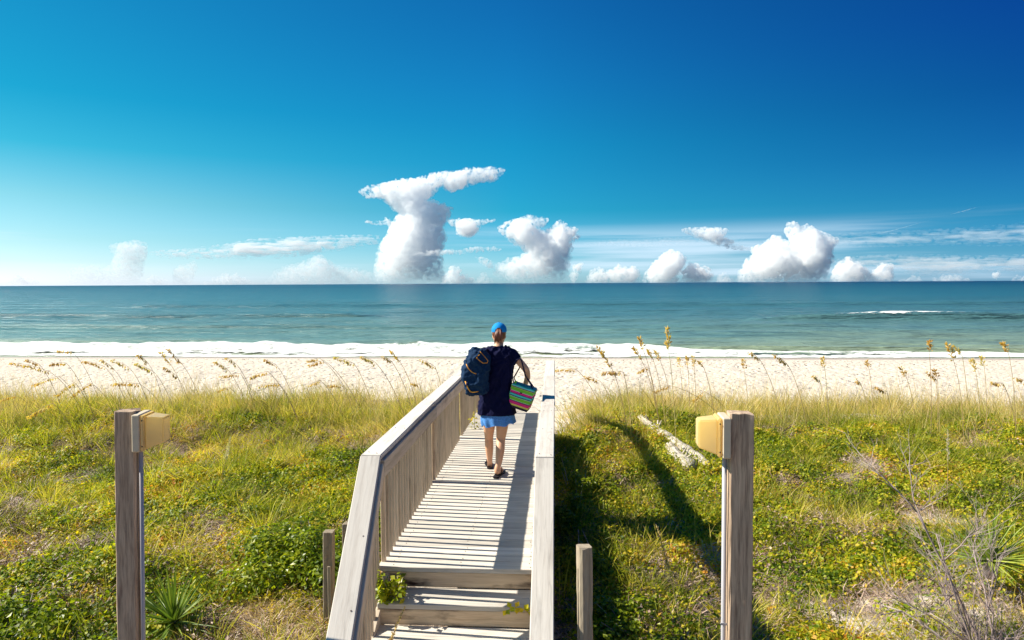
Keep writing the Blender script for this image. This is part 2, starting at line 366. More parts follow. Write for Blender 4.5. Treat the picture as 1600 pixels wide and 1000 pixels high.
def build_ground():
    xs = axis_pts([(-3000, -300, 300), (-300, -60, 12), (-60, -24, .6), (-24, 24, .14), (24, 60, .6), (60, 300, 12), (300, 3000, 300)])
    ys = axis_pts([(-40, 2, 2), (2, 24, .13), (24, 52, .22), (52, 62, .5), (62, 90, 4)])
    me, X, Y, Z = grid_mesh('ground', xs, ys, ground)
    at = me.attributes.new('sand', 'FLOAT', 'POINT')
    at.data.foreach_set('value', d_sand(X, Y).ravel().astype(np.float32))
    m, n, l = new_mat('dune sand and soil')
    geo = n.new('ShaderNodeNewGeometry'); sp = n.new('ShaderNodeSeparateXYZ'); l.new(geo.outputs['Position'], sp.inputs[0])
    n1 = n.new('ShaderNodeTexNoise'); n1.inputs['Scale'].default_value = 6; n1.inputs['Detail'].default_value = 8; n1.inputs['Roughness'].default_value = .7
    l.new(geo.outputs['Position'], n1.inputs['Vector'])
    sand = ramp(n, [(0.3, (0.55, 0.465, 0.37)), (0.55, (0.66, 0.58, 0.48)), (0.7, (0.71, 0.635, 0.535))]); l.new(n1.outputs[0], sand.inputs[0])
    n2 = n.new('ShaderNodeTexNoise'); n2.inputs['Scale'].default_value = 34; n2.inputs['Detail'].default_value = 6; n2.inputs['Roughness'].default_value = .75
    l.new(geo.outputs['Position'], n2.inputs['Vector'])
    soil = ramp(n, [(0.3, (0.10, 0.06, 0.04)), (0.44, (0.20, 0.14, 0.10)), (0.58, (0.36, 0.28, 0.21)), (0.72, (0.56, 0.47, 0.38))]); l.new(n2.outputs[0], soil.inputs[0])
    at_n = n.new('ShaderNodeAttribute'); at_n.attribute_name = 'sand'
    mx = N(n, 'ShaderNodeMix', data_type='RGBA'); l.new(at_n.outputs['Fac'], mx.inputs[0]); l.new(soil.outputs[0], mx.inputs[6]); l.new(sand.outputs[0], mx.inputs[7])
    # wet sand by the water's edge, wavering along the shore
    n3 = n.new('ShaderNodeTexNoise'); n3.inputs['Scale'].default_value = .12; n3.inputs['Detail'].default_value = 3; l.new(geo.outputs['Position'], n3.inputs['Vector'])
    wy = n.new('ShaderNodeMath'); wy.operation = 'MULTIPLY_ADD'; wy.inputs[1].default_value = 3.0; l.new(n3.outputs[0], wy.inputs[0]); l.new(sp.outputs[1], wy.inputs[2])
    wet = n.new('ShaderNodeMapRange'); wet.interpolation_type = 'SMOOTHSTEP'; wet.inputs[1].default_value = 53.4; wet.inputs[2].default_value = 54.6; l.new(wy.outputs[0], wet.inputs[0])
    mw = N(n, 'ShaderNodeMix', data_type='RGBA'); mw.inputs[7].default_value = (.46, .37, .29, 1); l.new(wet.outputs[0], mw.inputs[0]); l.new(mx.outputs[2], mw.inputs[6])
    b = n.new('ShaderNodeBsdfPrincipled'); b.inputs['Specular IOR Level'].default_value = .2
    l.new(mw.outputs[2], b.inputs['Base Color'])
    rr = n.new('ShaderNodeMapRange'); rr.inputs[3].default_value = .95; rr.inputs[4].default_value = .35; l.new(wet.outputs[0], rr.inputs[0]); l.new(rr.outputs[0], b.inputs['Roughness'])
    # footprints and crumbs as relief
    mpf = n.new('ShaderNodeMapping'); mpf.inputs['Scale'].default_value = (1, .75, 1); l.new(geo.outputs['Position'], mpf.inputs[0])
    vf = n.new('ShaderNodeTexVoronoi'); vf.feature = 'SMOOTH_F1'; vf.inputs['Scale'].default_value = 2.6; vf.inputs['Smoothness'].default_value = .5; l.new(mpf.outputs[0], vf.inputs['Vector'])
    fr = n.new('ShaderNodeMapRange'); fr.inputs[1].default_value = .05; fr.inputs[2].default_value = .42; l.new(vf.outputs['Distance'], fr.inputs[0])
    dry = n.new('ShaderNodeMath'); dry.operation = 'SUBTRACT'; dry.inputs[0].default_value = 1; l.new(wet.outputs[0], dry.inputs[1])
    fm = n.new('ShaderNodeMath'); fm.operation = 'MULTIPLY'; l.new(fr.outputs[0], fm.inputs[0]); l.new(dry.outputs[0], fm.inputs[1])
    nf = n.new('ShaderNodeTexNoise'); nf.inputs['Scale'].default_value = 3.2; nf.inputs['Detail'].default_value = 8; nf.inputs['Roughness'].default_value = .7; l.new(geo.outputs['Position'], nf.inputs['Vector'])
    nfm = n.new('ShaderNodeMath'); nfm.operation = 'MULTIPLY_ADD'; nfm.inputs[1].default_value = 1.4; l.new(nf.outputs[0], nfm.inputs[0]); l.new(fm.outputs[0], nfm.inputs[2])
    nfd = n.new('ShaderNodeMath'); nfd.operation = 'MULTIPLY'; l.new(nfm.outputs[0], nfd.inputs[0]); l.new(dry.outputs[0], nfd.inputs[1])
    bp = n.new('ShaderNodeBump'); bp.inputs['Strength'].default_value = .9; bp.inputs['Distance'].default_value = .095; l.new(nfd.outputs[0], bp.inputs['Height'])
    l.new(bp.outputs[0], b.inputs['Normal'])
    o = n.new('ShaderNodeOutputMaterial'); l.new(b.outputs[0], o.inputs[0])
    tag(link('ground', me, None, m), 'sandy dune ground sloping down to the pale beach', kind='structure')
build_ground()

# ------------------------------------------------------------------ sea
def swell(X, Y):
    z = np.zeros_like(X)
    def ridge(yc, x0, x1, h, wf, wb, bend=0., seed=0):
        c = yc + bend * (X / 100.0) + (fbm(X * .03, X * 0 + seed, 3, 60 + seed) - .5) * 5
        t = Y - c
        prof = np.where(t < 0, np.exp(-(t / wf) ** 2), np.exp(-(t / wb) ** 2))
        e = sstep(x0, x0 + 14, X) * (1 - sstep(x1 - 14, x1, X))
        return h * prof * e * (.75 + .5 * fbm(X * .05, X * 0 + 1.7, 2, 80 + seed))
    z += ridge(60.6, -120, 12, .30, 1.0, 2.6, 0, 1)
    z += ridge(61.4, 5, 60, .36, .8, 2.6, 0, 2)
    z += ridge(122, -260, -28, .8, 3.2, 6, 0, 3)
    z += ridge(112, 28, 84, 1.0, 1.8, 6, 0, 4)
    z += ridge(92, -110, 50, .42, 2.6, 5, 0, 5)
    z += ridge(81, 10, 110, .40, 2.6, 5, 0, 6)
    z += ridge(178, -120, 260, .8, 4, 9, 0, 7)
    fade = (1 - sstep(150, 400, Y))
    z += (fbm(X * .12, Y * .35, 4, 70) - .5) * .32 * fade * sstep(56, 66, Y)
    return SEA + z

def build_sea():
    xs = axis_pts([(-60000, -4000, 8000), (-4000, -400, 400), (-400, -120, 14), (-120, 120, .8), (120, 400, 14), (400, 4000, 400), (4000, 60000, 8000)])
    ys = np.concatenate([axis_pts([(50, 150, .4), (150, 260, 2.0)]), 260 * (1.16 ** np.arange(1, 38))])
    me, X, Y, Z = grid_mesh('sea', xs, ys, swell)
    m, n, l = new_mat('sea water')
    geo = n.new('ShaderNodeNewGeometry'); sp = n.new('ShaderNodeSeparateXYZ'); l.new(geo.outputs['Position'], sp.inputs[0])
    lg = n.new('ShaderNodeMath'); lg.operation = 'LOGARITHM'; lg.inputs[1].default_value = 10; l.new(sp.outputs[1], lg.inputs[0])
    nz = n.new('ShaderNodeTexNoise'); nz.inputs['Scale'].default_value = 1; nz.inputs['Detail'].default_value = 4
    mpn = n.new('ShaderNodeMapping'); mpn.inputs['Scale'].default_value = (.012, .05, 0); l.new(geo.outputs['Position'], mpn.inputs[0]); l.new(mpn.outputs[0], nz.inputs['Vector'])
    ad = n.new('ShaderNodeMath'); ad.operation = 'MULTIPLY_ADD'; ad.inputs[1].default_value = .35; l.new(nz.outputs[0], ad.inputs[0]); l.new(lg.outputs[0], ad.inputs[2])
    mr = n.new('ShaderNodeMapRange'); mr.inputs[1].default_value = 1.9; mr.inputs[2].default_value = 3.6; l.new(ad.outputs[0], mr.inputs[0])
    rp = ramp(n, SEA_STOPS); l.new(mr.outputs[0], rp.inputs[0])
    b = n.new('ShaderNodeBsdfPrincipled'); b.inputs['Roughness'].default_value = .28; b.inputs['IOR'].default_value = 1.33
    l.new(rp.outputs[0], b.inputs['Base Color'])
    prev = None
    for sx_, sy_, det, dist, st in ((.55, 2.2, 5, .35, 1.0), (.09, .40, 4, 1.8, 1.0), (.012, .055, 3, 8.0, .8)):
        mp = n.new('ShaderNodeMapping'); mp.inputs['Scale'].default_value = (sx_, sy_, 1); l.new(geo.outputs['Position'], mp.inputs[0])
        t = n.new('ShaderNodeTexNoise'); t.inputs['Scale'].default_value = 1; t.inputs['Detail'].default_value = det; t.inputs['Roughness'].default_value = .6; l.new(mp.outputs[0], t.inputs['Vector'])
        bp = n.new('ShaderNodeBump'); bp.inputs['Strength'].default_value = st; bp.inputs['Distance'].default_value = dist; l.new(t.outputs[0], bp.inputs['Height'])
        if prev: l.new(prev.outputs[0], bp.inputs['Normal'])
        prev = bp
    l.new(prev.outputs[0], b.inputs['Normal'])
    o = n.new('ShaderNodeOutputMaterial'); l.new(b.outputs[0], o.inputs[0])
    tag(link('sea', me, None, m), 'teal sea rolling in to the beach under the horizon', kind='structure')

SEA_STOPS = [(0.0, (.32, .36, .20)), (.10, (.125, .23, .20)), (.22, (.065, .165, .175)), (.45, (.020, .115, .145)), (.75, (.008, .070, .10)), (1, (.003, .035, .07))]
build_sea()

def foam_mat(cut):
    m, n, l = new_mat('white foam')
    geo = n.new('ShaderNodeNewGeometry')
    nz = n.new('ShaderNodeTexNoise'); nz.inputs['Scale'].default_value = 1; nz.inputs['Detail'].default_value = 8; nz.inputs['Roughness'].default_value = .68
    mp = n.new('ShaderNodeMapping'); mp.inputs['Scale'].default_value = (.8, 1.6, 1.6); l.new(geo.outputs['Position'], mp.inputs[0]); l.new(mp.outputs[0], nz.inputs['Vector'])
    at = n.new('ShaderNodeAttribute'); at.attribute_name = 'dens'
    ad = n.new('ShaderNodeMath'); ad.operation = 'ADD'; l.new(nz.outputs[0], ad.inputs[0]); l.new(at.outputs['Fac'], ad.inputs[1])
    mr = n.new('ShaderNodeMapRange'); mr.inputs[1].default_value = cut; mr.inputs[2].default_value = cut + .12; l.new(ad.outputs[0], mr.inputs[0])
    b = n.new('ShaderNodeBsdfPrincipled'); b.inputs['Roughness'].default_value = .8
    rp = ramp(n, [(.34, (.50, .52, .46)), (.46, (.74, .75, .70)), (.58, (.84, .85, .82))]); l.new(nz.outputs[0], rp.inputs[0]); l.new(rp.outputs[0], b.inputs['Base Color'])
    bp = n.new('ShaderNodeBump'); bp.inputs['Strength'].default_value = .8; bp.inputs['Distance'].default_value = .25; l.new(nz.outputs[0], bp.inputs['Height']); l.new(bp.outputs[0], b.inputs['Normal'])
    tr = n.new('ShaderNodeBsdfTransparent'); ms = n.new('ShaderNodeMixShader')
    l.new(mr.outputs[0], ms.inputs[0]); l.new(tr.outputs[0], ms.inputs[1]); l.new(b.outputs[0], ms.inputs[2])
    o = n.new('ShaderNodeOutputMaterial'); l.new(ms.outputs[0], o.inputs[0])
    return m

def build_foam():
    M = foam_mat(.62)
    # broken surf along the shore: high on the left and centre, thin on the right
    def sheet(name, label, x0, x1, y0, y1, hf, df, st=.22):
        xs = np.arange(x0, x1, st); ys = np.arange(y0, y1, st * .8)
        me, X, Y, Z = grid_mesh(name, xs, ys, lambda X, Y: np.maximum(swell(X, Y), ground(X, Y)) + .03 + hf(X, Y))
        at = me.attributes.new('dens', 'FLOAT', 'POINT'); at.data.foreach_set('value', df(X, Y).ravel().astype(np.float32))
        tag(link(name, me, None, M), label, kind='stuff')
    edge = lambda X: 55.0 + (fbm(X * .09, X * 0, 4, 91) - .5) * 2.6 + (fbm(X * .7, X * 0, 3, 97) - .5) * .9
    crest = lambda X: np.interp(X, [-120, -20, 2, 9, 14, 40, 120], [61.0, 60.9, 60.9, 60.6, 58.8, 57.9, 57.6]) + (fbm(X * .12, X * 0 + 3, 4, 92) - .5) * 1.8
    def hf(X, Y):
        c = crest(X); amp = np.interp(X, [-120, 4, 12, 20, 120], [.42, .42, .30, .12, .07])
        t = (Y - c + .9)
        r = np.exp(-(t / .9) ** 2) * amp * (.55 + .9 * fbm(X * .5, Y * .5, 3, 93))
        r2 = .16 * sstep(edge(X), edge(X) + 1.5, Y) * fbm(X * 1.1, Y * 1.5, 3, 94) * (1 - sstep(c - .5, c + .4, Y))
        return r + r2
    def df(X, Y):
        e = edge(X); c = crest(X)
        d = sstep(e - .2, e + .5, Y) * (1 - sstep(c - .4, c + .8, Y))
        return d * .36 - .35 * (1 - d) + (fbm(X * .16, Y * .6, 4, 95) - .5) * .70 + .12 * np.exp(-((Y - e - .5) / .6) ** 2) - .16 * np.exp(-((Y - e - 2.0) / .7) ** 2)
    sheet('surf_foam', 'white broken surf foaming along the edge of the sand', -95, 95, 53.5, 70, hf, df)
    # small whitecap on the swell far out on the right
    def hf2(X, Y): return .22 * np.exp(-((Y - 111.2) / 1.0) ** 2) * np.exp(-((X - 54) / 9) ** 2)
    def df2(X, Y): return .50 * np.exp(-((Y - 110.8) / 1.1) ** 2) * np.maximum(np.exp(-((X - 53) / 3.5) ** 2), .66 * np.exp(-((X - 55) / 13) ** 4)) - .12
    sheet('whitecap', 'small white crest breaking on a swell far out on the right', 34, 80, 107, 115, hf2, df2, .3)
    def df3(X, Y): return .40 * np.exp(-((Y - 136.5) / 1.2) ** 2) * np.maximum.reduce([np.exp(-((X + 118) / 5) ** 2), .6 * np.exp(-((X + 100) / 6) ** 2), .5 * np.exp(-((X + 58) / 4) ** 2)]) - .18
    sheet('whitecap', 'faint white flecks on the far swell on the left', -130, -50, 132, 141, lambda X, Y: X * 0 + .1, df3, .4)
build_foam()

# ------------------------------------------------------------------ clouds
def cloud_mat(dens, col=(1, 1, 1), base=None, m_=12.0, streak=False):
    """cloud droplets: a closed body of white scattering vapour, thinner in the haze near the sea"""
    m, n, l = new_mat('cloud vapour')
    v = n.new('ShaderNodeVolumeScatter'); v.inputs['Color'].default_value = (*[min(c, .9999) for c in col], 1)
    v.inputs['Density'].default_value = dens; v.inputs['Anisotropy'].default_value = 0
    if base:
        g = n.new('ShaderNodeNewGeometry'); sp = n.new('ShaderNodeSeparateXYZ'); l.new(g.outputs['Position'], sp.inputs[0])
        mr = n.new('ShaderNodeMapRange'); mr.inputs[1].default_value = base[0]; mr.inputs[2].default_value = base[1]; mr.inputs[3].default_value = base[2]; mr.inputs[4].default_value = 1
        l.new(sp.outputs[2], mr.inputs[0])
        nz = n.new('ShaderNodeTexNoise'); nz.inputs['Scale'].default_value = .15 / m_; nz.inputs['Detail'].default_value = 5; nz.inputs['Roughness'].default_value = .66; mv = n.new('ShaderNodeMapping'); mv.inputs['Scale'].default_value = (.14, .3, 1.5) if streak else (1, 1, 1); l.new(g.outputs['Position'], mv.inputs[0]); l.new(mv.outputs[0], nz.inputs['Vector'])
        nr = n.new('ShaderNodeMapRange'); nr.inputs[1].default_value = .42; nr.inputs[2].default_value = .58; nr.inputs[3].default_value = .03 * dens; nr.inputs[4].default_value = 1.8 * dens; l.new(nz.outputs[0], nr.inputs[0])
        mm = n.new('ShaderNodeMath'); mm.operation = 'MULTIPLY'; l.new(mr.outputs[0], mm.inputs[0]); l.new(nr.outputs[0], mm.inputs[1]); l.new(mm.outputs[0], v.inputs['Density'])
    o = n.new('ShaderNodeOutputMaterial'); l.new(v.outputs[0], o.inputs['Volume'])
    return m

def poly_sd(P, pts):
    P = np.asarray(P, float); x, y = pts[:, 0], pts[:, 1]
    inside = np.zeros(len(pts), bool); dmin = np.full(len(pts), 1e9)
    for i in range(len(P)):
        a, b = P[i], P[(i + 1) % len(P)]
        c = ((a[1] > y) != (b[1] > y)) & (x < (b[0] - a[0]) * (y - a[1]) / ((b[1] - a[1]) + 1e-12) + a[0])
        inside ^= c
        ab = b - a; t = np.clip(((pts - a) @ ab) / (ab @ ab), 0, 1)
        dmin = np.minimum(dmin, np.linalg.norm(pts - (a + t[:, None] * ab), axis=1))
    return np.where(inside, dmin, -dmin)

ICO = None
def ico(sub=2):
    bm = bmesh.new(); bmesh.ops.create_icosphere(bm, subdivisions=sub, radius=1)
    V = np.array([v.co[:] for v in bm.verts]); F = np.array([[v.index for v in f.verts] for f in bm.faces]); bm.free(); return V, F

def apply_mods(me, mods):
    o = bpy.data.objects.new('tmp', me); COL.objects.link(o)
    for typ, kw in mods:
        md = o.modifiers.new(typ, typ)
        for k, v in kw.items(): setattr(md, k, v)
    dg = bpy.context.evaluated_depsgraph_get(); dg.update()
    res = bpy.data.meshes.new_from_object(o.evaluated_get(dg))
    bpy.data.objects.remove(o)
    return res

def make_cloud(name, label, poly, D, n, rmin=2.0, vox=1.3, rough=2.2, flat=1.0, fade=(0, 12, .55), group=None, col=(1, 1, 1), rscale=1.0, dk=1.0):
    """poly in picture pixels; D metres away; fade = (px above horizon low, high, opacity at base)"""
    P = np.array(poly, float)
    lo, hi = P.min(0), P.max(0)
    r = np.random.default_rng(int(P.sum()) % 9973)
    pts = r.uniform(lo, hi, (n * 12, 2)); sd = poly_sd(P, pts)
    ok = sd > rmin * .35; pts, sd = pts[ok][:n], sd[ok][:n]
    rad = np.clip(sd * r.uniform(.55, 1.0, len(sd)), rmin * .6, 12.5) * rscale
    # cauliflower lobes on the rim
    m = D / FPX
    V0, F0 = ico(2); Vs, Fs = [], []
    q2 = r.uniform(lo, hi, (n * 60, 2)); s2 = poly_sd(P, q2); ok = (s2 > -.6) & (s2 < 2.6); q2, s2 = q2[ok][:int(n * 1.3)], s2[ok][:int(n * 1.3)]
    pts = np.concatenate([pts, q2]);  sd = np.concatenate([sd, np.full(len(q2), 2.0)]); rad = np.concatenate([rad, r.uniform(.8, 2.2 if len(P) > 30 else 2.6, len(q2)) * (rmin / 2 if len(P) <= 30 else .75)])
    for k in range(len(pts)):
        dep = r.uniform(-1, 1) * max(sd[k], rmin) * .6
        c = onY(pts[k, 0], pts[k, 1], D); c.y += dep * m * 1.2
        s = rad[k] * m
        Fs.append(F0 + len(V0) * k); Vs.append(V0 * np.array([s, s, s * flat]) + np.array(c))
    me = npmesh(name, np.concatenate(Vs), np.concatenate(Fs))
    me = apply_mods(me, [('REMESH', dict(mode='VOXEL', voxel_size=vox * m, use_smooth_shade=True))])
    k = len(me.vertices); co = np.empty(k * 3, np.float32); me.vertices.foreach_get('co', co); co = co.reshape(-1, 3).astype(float)
    no = np.empty(k * 3, np.float32); me.vertices.foreach_get('normal', no); no = no.reshape(-1, 3)
    q = co / m; d = 0
    for i, (f, a) in enumerate(((.09, .9), (.19, .9), (.40, .75), (.85, .45))):
        d = d + a * (1 - np.abs(vnoise3(q * f + 7 * i, 200 + i) * 2 - 1) - .5)
    co = co + no * (d * rough * 1.45 * m)[:, None] * np.array([1, 1, flat])
    cen = co.mean(0); co -= cen
    me.vertices.foreach_set('co', co.astype(np.float32).ravel()); me.update()
    me.materials.clear()
    mt = cloud_mat(DENS * dk * 12 / m, col, (CAMZ + fade[0] * m, CAMZ + fade[1] * m, fade[2]), m, flat < 1)
    me.materials.append(mt)
    for p in me.polygons: p.use_smooth = True
    o = link(name, me); o.location = cen
    return tag(o, label, 'cloud', group)

DENS = .010
CLD = 'clouds along the horizon'
def lerp(a, b, t): return a + (b - a) * t
def clouds():
    B = 444
    make_cloud('storm_cloud', 'towering white storm cloud with an anvil top streaming to the right, above the person',
        [(562, 299), (575, 292), (600, 287), (622, 281), (650, 279), (672, 272), (705, 268), (735, 263), (775, 262), (788, 266), (780, 277), (768, 284), (745, 284), (722, 294), (705, 300),
         (690, 293), (676, 303), (672, 312), (690, 318), (706, 325), (702, 340), (692, 355), (698, 372), (690, 395), (694, 420), (700, B), (584, B), (586, 415), (592, 385), (603, 370), (608, 355), (616, 345), (622, 335), (606, 318), (590, 308), (572, 309)],
        14000, 900, rmin=2.0, vox=.9, rough=1.15, fade=(0, 75, .10), group=CLD)
    make_cloud('cumulus_cloud', 'white hooked cumulus cloud just right of the tall storm cloud',
        [(778, 357), (800, 345), (825, 339), (855, 343), (850, 350), (838, 354), (843, 360), (850, 362), (862, 358), (875, 345), (884, 352), (903, 360), (905, 371), (893, 380), (890, 410), (886, B), (800, B), (772, 428), (775, 415), (795, 405), (812, 402), (822, 396), (815, 385), (800, 378), (790, 368)],
        15000, 420, rmin=2, vox=.9, rough=1.5, fade=(4, 70, .08), group=CLD)
    make_cloud('cumulus_cloud', 'large cream cumulus cloud billowing at the right, with two raised turrets',
        [(1150, B), (1158, 425), (1165, 408), (1178, 400), (1176, 388), (1192, 383), (1208, 372), (1222, 372), (1228, 382), (1238, 378), (1230, 362), (1233, 349), (1247, 352), (1252, 360), (1262, 353), (1275, 362), (1290, 368), (1307, 374), (1301, 388), (1300, 405), (1290, 425), (1285, B)],
        15000, 520, rmin=2.4, vox=.9, rough=1.7, fade=(0, 34, .12), group=CLD, col=(.9999, .9985, .996))
    make_cloud('cumulus_cloud', 'low cream cumulus cloud with a domed top, left of the big right-hand cloud',
        [(1005, B), (1012, 425), (1022, 412), (1030, 405), (1038, 398), (1050, 393), (1062, 397), (1070, 405), (1068, 418), (1060, 430), (1062, B)],
        16000, 200, rmin=2, vox=.8, rough=1.4, fade=(0, 22, .25), group=CLD, col=(.9999, .9985, .996))
    make_cloud('cumulus_cloud', 'small lumpy cumulus cloud tucked beside the domed one',
        [(1066, B), (1068, 425), (1074, 415), (1085, 411), (1094, 417), (1108, 420), (1114, 432), (1108, B)],
        16000, 110, rmin=1.8, vox=.8, rough=1.2, fade=(0, 20, .25), group=CLD, col=(.9999, .9985, .996))
    make_cloud('cumulus_cloud', 'low ragged cumulus cloud at the right foot of the big cream cloud',
        [(1297, B), (1303, 422), (1315, 408), (1328, 403), (1333, 410), (1348, 413), (1358, 424), (1368, 422), (1380, 410), (1392, 414), (1397, 428), (1390, B)],
        16000, 220, rmin=1.8, vox=.8, rough=1.3, fade=(0, 22, .25), group=CLD, col=(.9999, .9985, .996))
    make_cloud('cumulus_cloud', 'low row of pinkish cumulus lumps left of the domed cloud',
        [(915, B), (922, 425), (938, 418), (944, 424), (960, 422), (966, 414), (980, 420), (988, 416), (998, 422), (1001, B)],
        17000, 170, rmin=1.6, vox=.8, rough=1.2, fade=(0, 24, .2), group=CLD, col=(.9999, .9985, .996))
    make_cloud('cumulus_cloud', 'small upright puff of cloud between the hooked cloud and the pinkish row',
        [(890, B), (892, 425), (898, 414), (908, 410), (909, 420), (903, 432), (900, B)], 16000, 50, rmin=1.6, vox=.8, rough=1.0, fade=(0, 24, .2), group=CLD)
    make_cloud('cumulus_cloud', 'pale hazy cumulus tower standing over the left part of the sea',
        [(150, B + 2), (158, 425), (175, 412), (180, 400), (172, 385), (190, 380), (213, 377), (228, 382), (226, 400), (222, 415), (215, B + 2)],
        22000, 200, rmin=2, vox=1.0, rough=1.5, fade=(0, 70, .15), group=CLD, dk=.30)
    make_cloud('cumulus_cloud', 'faint small cumulus heap between the pale tower and the long low bank',
        [(270, B), (272, 425), (278, 416), (292, 413), (300, 408), (309, 416), (302, 428), (298, B)], 22000, 90, rmin=1.8, vox=.9, rough=1.2, fade=(5, 60, .3), group=CLD, dk=.35)
    make_cloud('cumulus_cloud', 'faint lumpy cloud low on the horizon at far left, beside the pale tower',
        [(104, B + 2), (106, 425), (115, 419), (128, 416), (150, 414), (158, 422), (160, B + 2)], 22000, 110, rmin=1.8, vox=.9, rough=1.2, fade=(5, 70, .22), group=CLD, dk=.25)
    make_cloud('cumulus_cloud', 'long low bank of hazy cumulus just left of the storm cloud',
        [(415, B), (430, 424), (455, 415), (470, 412), (485, 405), (500, 398), (512, 408), (530, 418), (550, 420), (575, 425), (584, 430), (586, B)],
        20000, 320, rmin=2, vox=1.0, rough=1.4, fade=(0, 60, .2), group=CLD, dk=.40)
    make_cloud('cumulus_cloud', 'small pale puffs of cloud at the right foot of the storm cloud',
        [(690, B), (694, 430), (700, 424), (706, 416), (716, 418), (720, 426), (730, 432), (740, 436), (744, B)], 18000, 110, rmin=1.6, vox=.8, rough=1.1, fade=(2, 30, .35), group=CLD)
    make_cloud('anvil_cloud', 'small flat topped white cloud against the right side of the storm cloud',
        [(700, 346), (716, 343), (735, 343), (752, 345), (775, 343), (752, 350), (746, 360), (742, 368), (730, 371), (716, 366), (712, 356)],
        14500, 170, rmin=1.6, vox=.7, rough=1.1, fade=(60, 100, .75), group=CLD)
    make_cloud('anvil_cloud', 'flat white wedge of cloud with a tail, left of the big cream cloud',
        [(1066, 359), (1085, 357), (1110, 356), (1136, 359), (1130, 368), (1138, 375), (1155, 384), (1175, 391), (1150, 388), (1125, 384), (1100, 374), (1085, 368)],
        14500, 230, rmin=1.6, vox=.7, rough=1.0, fade=(40, 90, .65), group=CLD, col=(.9999, .9985, .996))
    make_cloud('cloud_shred', 'thin white shred of cloud just left of the storm cloud',
        [(568, 346), (580, 346), (598, 347), (602, 340), (610, 344), (618, 352), (612, 358), (604, 350), (585, 350)],
        14500, 90, rmin=1.2, vox=.6, rough=.8, fade=(60, 100, .7), group=CLD)
    make_cloud('cloud_shred', 'long thin streak of cloud crossing the foot of the storm cloud',
        [(640, 397), (680, 391), (715, 391), (740, 387), (765, 386), (784, 389), (745, 393), (700, 398), (665, 400)],
        11000, 150, rmin=1.5, vox=.6, rough=.6, fade=(30, 60, .6), group=CLD)
    make_cloud('cloud_shred', 'short ragged tail of cloud at the lower left of the hooked cloud',
        [(742, 401), (755, 403), (770, 410), (774, 417), (764, 419), (750, 409)], 15000, 60, rmin=1.3, vox=.6, rough=.8, fade=(30, 60, .6), group=CLD)
    make_cloud('cumulus_cloud', 'tiny pinkish puff of cloud low at the far right',
        [(1550, 432), (1553, 426), (1560, 424), (1562, 431), (1556, 436)], 17000, 25, rmin=1.2, vox=.7, rough=.8, fade=(0, 20, .5), group=CLD, col=(.9999, .9985, .996))
    lows = [(12, 60, 'at the far left edge of the horizon'), (228, 262, 'right of the pale tower on the left'), (318, 398, 'midway between the pale tower and the storm cloud'),
            (742, 770, 'just right of the storm cloud foot'), (1118, 1146, 'touching the left foot of the big cream cloud'), (1402, 1440, 'right of the ragged cumulus, toward the right'),
            (1452, 1520, 'under the lavender veil near the right'), (1575, 1625, 'at the far right edge of the horizon')]
    for a, b, where in lows:
        rr = random.Random(a); n = max(3, int((b - a) / 7)); top = [(lerp(a, b, k / n), B - rr.uniform(7, 20) * math.sin(math.pi * (k + .6) / (n + 1.2))) for k in range(n + 1)]
        make_cloud('cumulus_cloud', 'tiny low cloud heap ' + where, [(a - 1, B + 1)] + top + [(b + 1, B + 1)], 20000, int(18 + (b - a) * 1.6), rmin=1.6, vox=.8, rough=1.2,
                   fade=(0, 24, .3), group=CLD, dk=.5 if a < 800 else .8, col=(1, 1, 1) if a < 800 else (.9999, .9985, .996))
    make_cloud('cloud_sheet', 'long thin veil of pale cloud reaching in from the left to the storm cloud',
        [(228, 394), (300, 388), (345, 383), (385, 375), (430, 371), (500, 369), (592, 367), (590, 380), (560, 386), (520, 392), (480, 398), (430, 403), (330, 405), (250, 402)],
        24000, 420, rmin=2, vox=1.2, rough=.6, flat=.55, fade=(0, 40, .8), group=CLD, dk=.42)
    make_cloud('cloud_sheet', 'flat lavender veil of cloud low above the sea at the far right',
        [(1290, 408), (1340, 400), (1430, 398), (1520, 400), (1660, 398), (1660, 425), (1560, 424), (1500, 428), (1440, 432), (1400, 422), (1340, 416)],
        24000, 420, rmin=2, vox=1.3, rough=.6, flat=.55, fade=(0, 30, .8), group=CLD, dk=.2, col=(.9999, .995, .9985))
    make_cloud('cloud_sheet', 'thin streak of cloud between the hooked cloud and the flat white wedge',
        [(900, 380), (960, 374), (1050, 370), (1120, 370), (1180, 374), (1120, 380), (1040, 384), (960, 386)],
        24000, 200, rmin=1.6, vox=1.1, rough=.5, flat=.55, fade=(0, 30, .9), group=CLD, dk=.10)
    make_cloud('cloud_sheet', 'broad thin streak of cloud running off to the right from the big cream cloud',
        [(1290, 366), (1380, 362), (1480, 358), (1560, 352), (1660, 340), (1660, 382), (1560, 384), (1480, 382), (1400, 386), (1300, 384)],
        24000, 420, rmin=2, vox=1.3, rough=.5, flat=.5, fade=(0, 30, .9), group=CLD, dk=.09)

